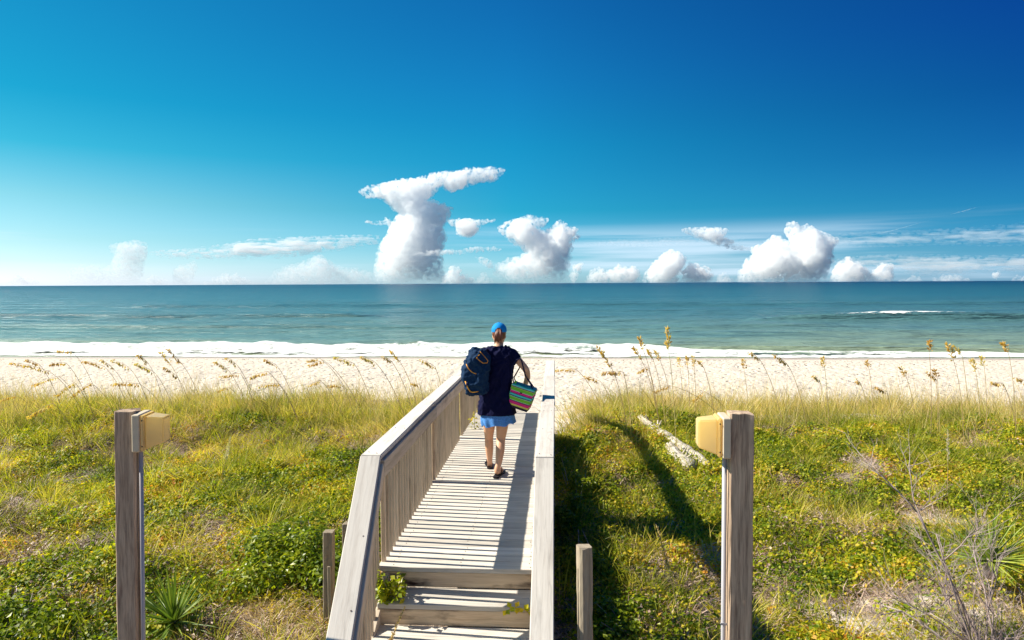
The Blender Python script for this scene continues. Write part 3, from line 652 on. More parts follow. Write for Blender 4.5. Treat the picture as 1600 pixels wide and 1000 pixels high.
def contrail(name, label, pts, D):
    P = [onY(x, y, D) for x, y in pts]; m = D / FPX
    V, F = [], []; ns, k = 40, 8
    for i in range(ns + 1):
        t = i / ns; a = t * (len(P) - 1); j = min(int(a), len(P) - 2); c = P[j].lerp(P[j + 1], a - j)
        r = m * .8 * (.25 + math.sin(math.pi * min(t * 1.1, 1)) * .9) * (.7 + .6 * random.random())
        for q in range(k):
            an = 2 * math.pi * q / k; V.append((c.x, c.y + r * math.cos(an), c.z + r * .8 * math.sin(an)))
    for i in range(ns):
        for q in range(k): F.append((i * k + q, i * k + (q + 1) % k, (i + 1) * k + (q + 1) % k, (i + 1) * k + q))
    me = npmesh(name, V, F, True)
    tag(link(name, me, None, cloud_mat(.006)), label, 'contrail')
clouds()
contrail('contrail', 'thin white aircraft trail slanting up over the right of the horizon', [(1330, 374), (1395, 360), (1456, 343)], 16000)
contrail('contrail', 'short high aircraft trail, the upper of the two at the right', [(1485, 335), (1508, 329), (1533, 322)], 16000)

# ------------------------------------------------------------------ boxes and boards
_box_cache = {}
def box_mesh(name, sx, sy, sz, bev=.004, mat=None):
    key = (round(sx, 4), round(sy, 4), round(sz, 4), bev, mat.name if mat else '')
    if key in _box_cache: return _box_cache[key]
    bm = bmesh.new(); bmesh.ops.create_cube(bm, size=1)
    bmesh.ops.scale(bm, vec=(sx, sy, sz), verts=bm.verts)
    if bev: bmesh.ops.bevel(bm, geom=list(bm.edges), offset=bev, segments=1, affect='EDGES')
    me = bpy.data.meshes.new(name); bm.to_mesh(me); bm.free()
    if mat: me.materials.append(mat)
    _box_cache[key] = me
    return me

def box(name, c, s, mat, parent, rot=(0, 0, 0), bev=.004):
    return link(name, box_mesh(name, *s, bev, mat), parent, None, c, rot)

# ------------------------------------------------------------------ the boardwalk
XL_IN, XL_OUT = -1.305, -1.455
XR_IN, XR_OUT = -.150, -.012
Y0, Y1 = 5.02, 11.32
RISE, RUN = .155, .28
HR = .875
def lerp(a, b, t): return a + (b - a) * t

bw = empty('boardwalk', (-.7, 8, -.5), 'grey weathered boardwalk with picket railings leading down to the beach', 'boardwalk')
BO = Vector((-.7, 8, -.5))
def bwbox(name, c, s, mat, rot=(0, 0, 0), bev=.004): return box(name, Vector(c) - BO, s, mat, bw, rot, bev)

def build_boardwalk():
    r = random.Random(3)
    k = 0; y = Y0 + .07
    while y < Y1 - .02:
        w = .1405
        cx = (XL_IN + XR_OUT - .06) / 2 + r.uniform(-.006, .006)
        bwbox('deck_board', (cx, y, -.019 + r.uniform(-.002, .002)), (1.33, w, .038), W_deck, (r.uniform(-.008, .008), 0, r.uniform(-.003, .003)))
        y += .1445; k += 1
    # steps: three, two boards to a tread
    for s in range(1, 5):
        z = -RISE * s; yb = Y0 - RUN * (s - 1)
        tw = 1.235
        cx = XL_IN + .015 + tw / 2 - (.012 * (s - 1))
        bwbox('riser', (cx, yb + .022, z + RISE / 2 - .019), (tw - .02, .036, RISE - .040), W_step, (r.uniform(-.01, .01), 0, 0))
        bwbox('tread', (cx, yb - .068, z - .019), (tw, .136, .038), W_deck, (0, 0, r.uniform(-.004, .004)))
        bwbox('tread', (cx, yb - .209, z - .019), (tw, .138, .038), W_deck, (0, 0, r.uniform(-.004, .004)))
    # rims, beams and piles underneath
    for x in (XL_IN + .0, XR_IN + .055):
        bwbox('side_beam', (x, (Y0 + Y1) / 2, -.155), (.038, Y1 - Y0 - .05, .22), W_rail)
    for yy in (5.2, 7.35, 9.5, 11.2):
        bwbox('cross_beam', ((XL_IN + XR_OUT) / 2 - .04, yy, -.33), (1.3, .09, .13), W_rail)
    def stringer(x):
        bwbox('stringer', (x, Y0 - .50, -.44), (.038, 1.45, .2), W_rail, (math.atan2(RISE, RUN), 0, 0))
    stringer(XL_IN + .02); stringer(XR_IN + .09)
    # posts
    for side, x in (('l', XL_IN - .09), ('r', XR_OUT - .055)):
        for yy in (4.99, 7.25, 9.35, 11.28):
            g = gz(x, yy)
            bwbox('railing_post', (x, yy, (HR - .042 + g - .3) / 2), (.086, .088, HR - .042 - g + .3), W_picket, (r.uniform(-.004, .004), 0, 0))
    # pickets
    def picket(x, y, z0, z1):
        bwbox('picket', (x, y, (z0 + z1) / 2), (.034, .029, round(z1 - z0, 3)), W_picket, (r.uniform(-.006, .006), r.uniform(-.005, .005), r.uniform(-.05, .05)), .003)
    for x in (XL_IN - .028, XR_IN + .07):
        y = Y0 + .10
        while y < Y1 - .06:
            if min(abs(y - p) for p in (7.25, 9.35, 11.28)) > .06 or x > -1: picket(x, y, -.10, HR - .046)
            y += .1045
    # level rail caps, with joints, and the board below
    def seg(name, x0, x1, ya, yb, za, zb, t, mat, dx=0, bev=.005):
        L = math.hypot(yb - ya, zb - za); L2 = math.hypot(L, dx)
        c = ((x0 + x1) / 2 + dx / 2, (ya + yb) / 2, (za + zb) / 2 - t / 2)
        o = bwbox(name, c, (x1 - x0, L2, t), mat, (math.atan2(zb - za, yb - ya), 0, math.atan2(-dx, yb - ya)), bev)
        return o
    for (xa, xb) in ((XL_OUT, XL_IN), (XR_OUT - .138, XR_OUT)):
        seg('rail_cap', xa, xb, 4.97, 7.28, HR, HR + .004, .040, W_cap)
        seg('rail_cap', xa + .003, xb + .004, 7.285, 9.40, HR + .003, HR - .012, .040, W_cap)
        seg('rail_cap', xa - .003, xb - .002, 9.405, Y1 + .04, HR - .010, HR - .015, .040, W_cap)
    for x in (XL_IN - .006 + .0, XR_IN + .128):
        s = -1 if x < -1 else 1
        x0, x1 = (x - .003, x + .030) if s < 0 else (x - .045, x - .012)
        seg('top_rail', x0, x1, 4.985, 7.245, HR - .043, HR - .040, .135, W_rail)
        seg('top_rail', x0 - .002, x1 - .002, 7.25, 9.30, HR - .042, HR - .056, .135, W_rail)
        seg('top_rail', x0 + .001, x1 + .001, 9.305, Y1, HR - .055, HR - .058, .135, W_rail)
        if s < 0:
            x0, x1 = x - .044, x - .042
    # sloping caps beside the steps
    # left
    ya, yb = 4.965, 3.45
    slope = .63; dxl = .165
    zb = HR - slope * (ya - yb)
    seg('rail_cap', XL_OUT + dxl, XL_IN + dxl, yb, ya, zb, HR, .040, W_cap, dx=-dxl)
    seg('top_rail', XL_IN - .006 + dxl, XL_IN + .024 + dxl, yb, ya, zb - .046, HR - .046, .12, W_rail, dx=-dxl)
    n = 13
    for i in range(n):
        y = ya - .08 - i * .103; t = (ya - y) / (ya - yb)
        x = XL_IN - .030 + dxl * t
        zt = HR - slope * (ya - y) - .055
        if zt > -1: picket(x, y, min(zt - .2, -RISE * ((Y0 - y) / RUN + 1) - .05), zt)
    # right
    slope = .60; ya2 = 4.965; zb = HR - slope * (ya2 - 3.3)
    seg('rail_cap', XR_OUT - .138, XR_OUT, 3.3, ya2, zb, HR, .040, W_cap)
    seg('top_rail', XR_IN + .01, XR_IN + .04, 3.3, ya2, zb - .046, HR - .046, .12, W_rail)
    for i in range(15):
        y = ya2 - .08 - i * .103
        picket(XR_IN + .07, y, -RISE * ((Y0 - y) / RUN + 1) - .05, HR - slope * (ya2 - y) - .055)
    # the short flight down to the sand at the far end
    ye = 12.95; ze = .12
    for (xa, xb, px_, tx) in ((XL_OUT, XL_IN, XL_IN - .028, XL_IN + .008), (XR_OUT - .138, XR_OUT, XR_IN + .07, XR_IN + .098)):
        seg('rail_cap', xa, xb, Y1 + .05, ye, HR - .015, ze, .040, W_cap)
        seg('top_rail', tx - .016, tx + .016, Y1 + .02, ye - .03, HR - .06, ze - .046, .12, W_rail)
        y = Y1 + .12
        while y < ye - .05:
            zt = HR - .015 - (HR - .015 - ze) * (y - Y1) / (ye - Y1) - .05
            picket(px_, y, zt - .72, zt); y += .1045
        xp = px_ - .06 if px_ < -1 else XR_OUT - .055
        bwbox('railing_post', (xp, ye - .06, (ze - .05 - 1.1) / 2), (.086, .088, ze - .05 + 1.1), W_picket)
    for q in range(3):
        for dd in (.07, .212):
            bwbox('tread', ((XL_IN + XR_IN) / 2, Y1 + .02 + .3 * q + dd, -.155 * (q + 1) - .019), (1.14, .138, .038), W_deck)
    for x in (XR_OUT - .045,):
        bwbox('railing_post', (x, 3.5, -.85), (.086, .088, 1.65), W_picket)
build_boardwalk()

# ------------------------------------------------------------------ posts with lights
M_plastic = simple_mat('cream light cover', (.95, .81, .49), .4, .35, .06, 12, .03, transl=((1.0, .81, .34), .6))
M_plate = simple_mat('cream mounting box', (.60, .50, .36), .5, .3, .06, 20, .05)
M_screw = simple_mat('rusty screw', (.10, .05, .03), .6, .4)
M_conduit = simple_mat('grey plastic conduit', (.42, .40, .42), .4, .4, .05, 8, .02)

def prism(name, pts_a, pts_b, mat, parent, loc):
    n = len(pts_a); V = list(pts_a) + list(pts_b)
    bm = bmesh.new(); vs = [bm.verts.new(v) for v in V]
    bm.faces.new(vs[:n][::-1]); bm.faces.new(vs[n:])
    for i in range(n): bm.faces.new((vs[i], vs[(i + 1) % n], vs[n + (i + 1) % n], vs[n + i]))
    bmesh.ops.recalc_face_normals(bm, faces=bm.faces)
    bmesh.ops.bevel(bm, geom=list(bm.edges), offset=.006, segments=2, affect='EDGES')
    me = bpy.data.meshes.new(name); bm.to_mesh(me); bm.free(); me.materials.append(mat)
    return link(name, me, parent, None, loc)

def rough_post(name, w, d, h, mat, parent, loc, rot=(0, 0, 0), seed=1, cham=0):
    """a sawn post with worn edges and a slightly uneven top"""
    r = np.random.default_rng(seed); k = 26
    c = .006 if not cham else cham
    prof = np.array([(-w/2+c, -d/2), (-w/6, -d/2 + .001), (w/6, -d/2 + .001), (w/2-c, -d/2), (w/2, -d/2+c), (w/2, d/2-c), (w/2-c, d/2), (-w/2+c, d/2), (-w/2, d/2-c), (-w/2, -d/2+c)])
    V = []
    for i in range(k + 1):
        z = h * i / k
        j = r.normal(0, .0011, prof.shape)
        s = 1 + .012 * math.sin(i * .7 + seed)
        for q, (x, y) in enumerate(prof): V.append((x * s + j[q, 0], y * s + j[q, 1], z + (r.normal(0, .003) if i == k else 0)))
    n = len(prof); F = []
    for i in range(k):
        for q in range(n): F.append((i * n + q, i * n + (q + 1) % n, (i + 1) * n + (q + 1) % n, (i + 1) * n + q))
    me = bpy.data.meshes.new(name); me.from_pydata([tuple(v) for v in V], [], F + [tuple(range(k * n, k * n + n))]); me.update(); me.materials.append(mat)
    return link(name, me, parent, None, loc, rot)

def light_post(label, top, w, h, side, lean, seed, yaw):
    """top: world position of the middle of the near top edge; side +1 = light on the right face"""
    t = empty('lamp_post', (top.x, top.y + w / 2, top.z - h), label, 'lamp post', 'wooden posts with path lights', (0, lean, yaw))
    rough_post('post', w, w, h, W_post, t, (0, 0, 0), seed=seed)
    H = .215; zc = h - H / 2 - (.012 if side > 0 else .014)
    x0 = side * (w / 2 + .002)
    f = box('light_box', (x0 + side * .022, -.005, zc), (.042, .175, H), M_plate, t, (0, 0, 0), .005)
    fx = Vector((side * .0225, 0, 0))
    a = [(0, -.082, -H/2 + .004), (0, .082, -H/2 + .004), (0, .082, H/2 - .004), (0, -.082, H/2 - .004)]
    a2 = [(side * .022, y, z) for _, y, z in a]
    rim = prism('cover_rim', a, a2, M_plastic, f, fx)
    b0 = [(side * .0225, -.070, -H/2 + .014), (side * .0225, .070, -H/2 + .014), (side * .0225, .070, H/2 - .012), (side * .0225, -.070, H/2 - .012)]
    b1 = [(side * .118, -.052, -H/2 + .048), (side * .118, .052, -H/2 + .048), (side * .118, .052, H/2 - .022), (side * .118, -.052, H/2 - .022)]
    prism('cover', b0, b1, M_plastic, f, fx)
    for z in (-.075, .075):
        sc = bmesh.new(); bmesh.ops.create_cone(sc, cap_ends=True, segments=10, radius1=.004, radius2=.004, depth=.004)
        me = bpy.data.meshes.new('screw'); sc.to_mesh(me); sc.free(); me.materials.append(M_screw)
        link('screw', me, f, None, fx + Vector((side * .012, -.083, z)), (R(90), 0, 0))
    bm = bmesh.new(); bmesh.ops.create_cone(bm, cap_ends=True, segments=14, radius1=.0125, radius2=.0125, depth=h - H - .02)
    me = bpy.data.meshes.new('conduit'); bm.to_mesh(me); bm.free(); me.materials.append(M_conduit)
    for p in me.polygons: p.use_smooth = len(p.vertices) == 4
    cd = link('conduit', me, t, None, (side * (w / 2 + .020), -.01, (h - H - .02) / 2))
    for z in (h * .30 if side > 0 else h * .54,):
        box('conduit_clip', (0, -.0135, z - (h - H - .02) / 2), (.038, .004, .012), M_conduit, cd)
    return t

pL = onY(175, 644, 3.72); pR = onY(1164, 648, 3.62)
light_post('weathered wooden post left of the boardwalk with its cream light box on the right face', pL, .108, 2.5, 1, R(1.2), 4, R(10))
light_post('weathered wooden post right of the boardwalk with a sunlit yellow light box', pR, .120, 2.5, -1, R(-.2), 9, R(-3))

def low_posts():
    p = onY(916.5, 853, 3.95)
    t = empty('short_post', (p.x, p.y, gz(p.x, p.y) - .1), 'short cut-off wooden post standing right of the boardwalk steps', 'post', 'short posts beside the steps')
    h = p.z - t.location.z
    rough_post('post', .080, .080, h, W_lowpost, t, (0, 0, 0), (0, R(-.6), R(18)), 5, .014)
    box('side_board', (-.047, .012, h / 2 - .06), (.014, .07, h - .13), W_lowpost, t)
    p = onY(511, 830, 5.35)
    t = empty('short_post', (p.x, p.y, gz(p.x, p.y) - .1), 'short cut-off wooden post left of the steps, half behind the sloping rail', 'post', 'short posts beside the steps')
    h = p.z - t.location.z
    rough_post('post', .080, .085, h, W_lowpost, t, (0, 0, 0), (0, R(1.0), R(5)), 6)
    rough_post('post', .07, .075, h + .01, W_lowpost, t, (.11, .16, 0), (0, R(.5), 0), 8)
    box('side_board', (.028, -.050, h / 2 - .12), (.03, .012, h - .3), W_lowpost, t)
low_posts()

# ------------------------------------------------------------------ tubes and lofts
def tube(pts, rad, k=6, close=True):
    pts = [Vector(p) for p in pts]; V, F = [], []
    up = Vector((0, 0, 1))
    for i, p in enumerate(pts):
        a = pts[max(i - 1, 0)]; b = pts[min(i + 1, len(pts) - 1)]; d = (b - a).normalized()
        if i == 0:
            u = d.cross(up); u = u.normalized() if u.length > .05 else d.cross(Vector((1, 0, 0))).normalized()
        else:
            u = (u - d * u.dot(d)).normalized()
        w = d.cross(u)
        r = rad[i] if hasattr(rad, '__len__') else rad
        for q in range(k):
            an = 2 * math.pi * q / k; V.append(tuple(p + (u * math.cos(an) + w * math.sin(an)) * r))
    n = len(pts)
    for i in range(n - 1):
        for q in range(k): F.append((i * k + q, i * k + (q + 1) % k, (i + 1) * k + (q + 1) % k, (i + 1) * k + q))
    if close:
        F.append(tuple(range(k))[::-1]); F.append(tuple(range((n - 1) * k, n * k)))
    return V, F

def pymesh(name, parts, mat, smooth=True):
    V, F = [], []
    for v, f in parts:
        o = len(V); V += [tuple(x) for x in v]; F += [tuple(i + o for i in q) for q in f]
    me = bpy.data.meshes.new(name); me.from_pydata(V, [], F); me.update()
    if mat: me.materials.append(mat)
    if smooth: me.polygons.foreach_set('use_smooth', [True] * len(me.polygons))
    return me

def bez(a, b, c, n):
    a, b, c = Vector(a), Vector(b), Vector(c)
    return [a * (1 - t) ** 2 + b * 2 * t * (1 - t) + c * t * t for t in [i / n for i in range(n + 1)]]

def nails():
    r = random.Random(2); parts = []
    def disc(x, y, z, up, rad=.0052):
        n = up.normalized(); u = n.cross(Vector((1, .1, 0))).normalized(); w = n.cross(u); c = Vector((x, y, z)) - BO
        parts.append(([tuple(c + (u * math.cos(a) + w * math.sin(a)) * rad + n * .0015) for a in [k * 1.0472 for k in range(6)]] + [tuple(c - n * .004)], [(0, 1, 2, 3, 4, 5)] + [((k + 1) % 6, k, 6) for k in range(6)]))
    for xa, xb in ((XL_OUT, XL_IN), (XR_OUT - .138, XR_OUT)):
        for y in (5.02, 5.9, 6.75, 7.20, 7.36, 8.3, 9.33, 9.48):
            for f in (.2, .8): disc(lerp(xa, xb, f) + r.uniform(-.012, .012), y + r.uniform(-.02, .02), HR + .0035, Vector((0, 0, 1)))
        for y in (4.9, 4.35, 3.9):
            sl = .63 if xa < -1 else .60
            for f in (.2, .8):
                dx = .165 * (4.965 - y) / 1.515 if xa < -1 else 0
                disc(lerp(xa, xb, f) + dx, y, HR - sl * (4.965 - y) + .001, Vector((0, -sl, 1)))
    y = Y0 + .07
    while y < 8.5:
        for x in (XL_IN + .06, (XL_IN + XR_IN) / 2, XR_IN - .05):
            for d in (-.035, .035): disc(x + r.uniform(-.01, .01), y + d, .0015, Vector((0, 0, 1)), .0045)
        y += .1445
    o = link('nail_heads', pymesh('nail_heads', parts, simple_mat('rusted nails', (.05, .03, .025), .8, .2), False), bw); o['kind'] = 'stuff'
nails()

# driftwood
def driftwood(label, a, b, r0, r1, seed, cut=1.0):
    rr = random.Random(seed); n = 26; k = 12
    mid = (a + b) / 2
    t = empty('driftwood_log', mid, label, 'driftwood', 'driftwood on the dune')
    V, F = [], []
    d = (b - a); L = d.length; d.normalize(); u = d.cross(Vector((0, 0, 1))).normalized(); w = u.cross(d)
    for i in range(n + 1):
        f = i / n; c = a + d * (L * f) + u * .03 * math.sin(f * 5 + seed) - mid
        r = lerp(r0, r1, f) * (1 + rr.uniform(-.14, .14)) * (.5 if i in (0, n) else 1)
        for q in range(k):
            an = 2 * math.pi * q / k
            e = r * (1 + .22 * mnoise.noise(Vector((math.cos(an) * 1.5, math.sin(an) * 1.5, f * 9 + seed))))
            V.append(tuple(c + (u * math.cos(an) + w * math.sin(an) * .8) * e))
    for i in range(n):
        for q in range(k): F.append((i * k + q, i * k + (q + 1) % k, (i + 1) * k + (q + 1) % k, (i + 1) * k + q))
    F.append(tuple(range(k))[::-1]); F.append(tuple(range(n * k, n * k + k)))
    link('trunk', pymesh('trunk', [(V, F)], W_drift, False), t)
    for j in range(3):
        f = rr.uniform(.15, .85); c = a + d * (L * f) - mid + w * .03
        e = c + u * rr.uniform(-.12, .12) + w * rr.uniform(.08, .16) + d * rr.uniform(-.1, .1)
        link('branch_stub', pymesh('branch_stub', [tube([c, (c + e) / 2, e], [.022, .018, .008], 6)], W_drift), t)
driftwood('long bleached driftwood log lying on the dune right of the boardwalk', onY(1000, 650, 12.4), onY(1110, 733, 9.7), .07, .085, 1)
driftwood('thick broken end of driftwood lying below the longer log', hit(1042, 702) + Vector((0, 0, .06)), hit(1080, 738) + Vector((0, 0, .08)), .08, .12, 5)

# ------------------------------------------------------------------ plants: stuff that nobody could count
def blade(base, dirv, L, w, bend, seg=3, wind=(0, 0, 0)):
    """one grass blade: bent tapering ribbon"""
    base = Vector(base); d = Vector(dirv).normalized(); side = d.cross(Vector((random.uniform(-1, 1), random.uniform(-1, 1), .1))).normalized()
    V = []; p = base.copy()
    for i in range(seg + 1):
        f = i / seg
        ww = w * (1 - f) ** .7 / 2
        if i == seg: V.append(tuple(p))
        else: V.append(tuple(p + side * ww)); V.append(tuple(p - side * ww))
        d = (d + Vector((bend[0], bend[1], bend[2])) / seg + Vector(wind) / seg).normalized()
        p = p + d * (L / seg)
    F = []
    for i in range(seg - 1): F.append((2 * i, 2 * i + 1, 2 * i + 3, 2 * i + 2))
    F.append((2 * seg - 2, 2 * seg - 1, 2 * seg))
    return V, F

def leaf(c, n, L, w, roll=None):
    """one leaf, folded along its midrib"""
    c = Vector(c); n = Vector(n).normalized(); a = Vector((random.gauss(0, 1), random.gauss(0, 1), random.gauss(0, .5)))
    d = (a - n * a.dot(n)).normalized(); s = n.cross(d)
    q = n * (L * .10)
    return [tuple(c), tuple(c + d * L * .45 + s * w / 2 + q), tuple(c + d * L + q * .3), tuple(c + d * L * .45 - s * w / 2 + q)], [(0, 1, 2), (0, 2, 3)]

def src(name, parts, mat, smooth=False):
    me = pymesh(name, parts, mat, smooth); o = bpy.data.objects.new(name, me); return o

def tuft(n, L, spread, w, up=.8, wind=(0, 0, 0), bend=.6, rad=.05, seg=3):
    out = []
    for _ in range(n):
        an = random.uniform(0, 6.283); r = rad * math.sqrt(random.random())
        d = Vector((math.cos(an) * spread * random.random(), math.sin(an) * spread * random.random(), up))
        b = (math.cos(an) * bend * random.random(), math.sin(an) * bend * random.random(), -bend * random.random() * .9)
        out.append(blade((math.cos(an) * r, math.sin(an) * r, -.02), d, L * random.uniform(.45, 1.1), w * random.uniform(.7, 1.2), b, seg, wind))
    return out

def sprig(n, rad, h, L, w, flat=.5):
    out = []
    for _ in range(n):
        an = random.uniform(0, 6.283); r = rad * math.sqrt(random.random())
        z = h * random.random() * (1 - .5 * (r / rad) ** 2)
        nn = Vector((math.cos(an) * .7 + random.gauss(0, flat), math.sin(an) * .7 + random.gauss(0, flat), 1.0))
        out.append(leaf((math.cos(an) * r, math.sin(an) * r, z), nn, L * random.uniform(.6, 1.2), w * random.uniform(.7, 1.2)))
    return out

def twigs(n, rad, L, w):
    out = []
    for _ in range(n):
        an = random.uniform(0, 6.283); r = rad * math.sqrt(random.random()); c = Vector((math.cos(an) * r, math.sin(an) * r, random.uniform(0, .03)))
        d = Vector((random.gauss(0, 1), random.gauss(0, 1), random.gauss(0, .28))).normalized()
        l = L * random.uniform(.4, 1.2); m = c + d * l * .5 + Vector((random.gauss(0, .01), random.gauss(0, .01), random.uniform(0, .015))); s = d.cross(Vector((0, 0, 1))).normalized() * w / 2; e = c + d * l
        out.append(([tuple(c - s), tuple(c + s), tuple(m + s), tuple(m - s), tuple(e)], [(0, 1, 2, 3), (3, 2, 4)]))
    return out

def scatter(name, label, sources, P, rotz, scale, tilt=.15):
    """a mass of alike small plants: points carrying geometry-node instances"""
    n = len(P); which = rng.integers(0, len(sources), n)
    me = bpy.data.meshes.new(name); me.vertices.add(n); me.vertices.foreach_set('co', np.asarray(P, np.float32).ravel())
    rot = np.stack([rng.normal(0, tilt, n), rng.normal(0, tilt, n), rotz], 1).astype(np.float32)
    a = me.attributes.new('rot', 'FLOAT_VECTOR', 'POINT'); a.data.foreach_set('vector', rot.ravel())
    a = me.attributes.new('scl', 'FLOAT', 'POINT'); a.data.foreach_set('value', np.asarray(scale, np.float32))
    a = me.attributes.new('which', 'INT', 'POINT'); a.data.foreach_set('value', which.astype(np.int32))
    me.update()
    o = bpy.data.objects.new(name, me); COL.objects.link(o)
    ng = bpy.data.node_groups.new(name, 'GeometryNodeTree')
    ng.interface.new_socket('Geometry', in_out='INPUT', socket_type='NodeSocketGeometry')
    ng.interface.new_socket('Geometry', in_out='OUTPUT', socket_type='NodeSocketGeometry')
    nn, ll = ng.nodes, ng.links
    gi = nn.new('NodeGroupInput'); go = nn.new('NodeGroupOutput'); jn = nn.new('GeometryNodeJoinGeometry')
    iop = nn.new('GeometryNodeInstanceOnPoints')
    g2i = nn.new('GeometryNodeGeometryToInstance')
    for s in reversed(sources):
        oi = nn.new('GeometryNodeObjectInfo'); oi.inputs['Object'].default_value = s
        ll.new(oi.outputs['Geometry'], g2i.inputs[0])
    ll.new(gi.outputs[0], iop.inputs['Points']); ll.new(g2i.outputs[0], iop.inputs['Instance'])
    iop.inputs['Pick Instance'].default_value = True
    def attr(nm, dt):
        x = nn.new('GeometryNodeInputNamedAttribute'); x.data_type = dt; x.inputs[0].default_value = nm; return x
    w = attr('which', 'INT'); ll.new(w.outputs[0], iop.inputs['Instance Index'])
    rt = attr('rot', 'FLOAT_VECTOR'); e2r = nn.new('FunctionNodeEulerToRotation'); ll.new(rt.outputs[0], e2r.inputs[0]); ll.new(e2r.outputs[0], iop.inputs['Rotation'])
    sc = attr('scl', 'FLOAT'); ll.new(sc.outputs[0], iop.inputs['Scale'])
    ll.new(iop.outputs[0], go.inputs[0])
    md = o.modifiers.new('scatter', 'NODES'); md.node_group = ng
    tag(o, label, kind='stuff')
    return o

def on_walk(x, y, m=.04):
    a = (x > XL_OUT - m) & (x < XR_OUT + m) & (y > 3.0) & (y < Y1 + 1.8)
    return a

def pick(n, dens, ymin=3.6, ymax=21.5, seed=0):
    """random ground points, denser where dens(x, y) is high; more near the camera's view wedge"""
    r = np.random.default_rng(seed)
    y = ymin + (ymax - ymin) * r.random(n); half = 1.2 + .86 * y
    x = -.06 * y + (r.random(n) * 2 - 1) * (1.0 + .84 * y)
    k = r.random(n) < dens(x, y) * ((1.0 + .84 * y) / (1.0 + .84 * ymax))
    x, y = x[k], y[k]; ok = ~on_walk(x, y)
    x, y = x[ok], y[ok]
    return x, y, ground(x, y), r

# masks of the kinds of cover
def m_green(x, y):
    n = fbm(x * .9 + 3, y * .9 + 11, 4, 50)
    right = sstep(.6, 1.6, x) * sstep(5.6, 7.2, y + (n - .5) * 3) * (1 - sstep(12.2, 13.0, y))
    left = sstep(.53, .64, n) * (x < 0) * (1 - sstep(11.5, 12.5, y))
    nearr = sstep(.45, .60, n) * (x > 0) * (y < 7)
    strip = np.exp(-((x - .5) / .7) ** 2) * (1 - sstep(11.8, 12.6, y))
    return np.clip(np.maximum.reduce([right * sstep(.30, .48, n), left, nearr, strip * .7]), 0, 1)
def m_yellow(x, y):
    n = fbm(x * .8 + 9, y * .8 + 2, 4, 55)
    b = np.where(x < 0, .85, .42) * sstep(.36, .56, n) * (1 - sstep(11.8, 12.8, y))
    return b
def m_dune(x, y):
    n = fbm(x * .6 + 1, y * .6 + 5, 3, 57)
    c1 = sstep(10.6, 12.0, y + (n - .5)) * (1 - sstep(13.6, 14.8, y))
    c1 = np.where(x > 1.6, c1 * .45 + .5 * sstep(12.0, 12.8, y) * (1 - sstep(15.5, 16.5, y)), c1)
    c2 = sstep(17.0, 18.0, y) * (1 - sstep(20.2, 21.2, y + (n - .5) * 2)) * np.where(x < -.8, sstep(.35, .5, n), 1)
    return np.clip(np.maximum(c1, c2), 0, 1) * (1 - np.exp(-((x + .55) / 1.1) ** 4) * (y > 11.2))

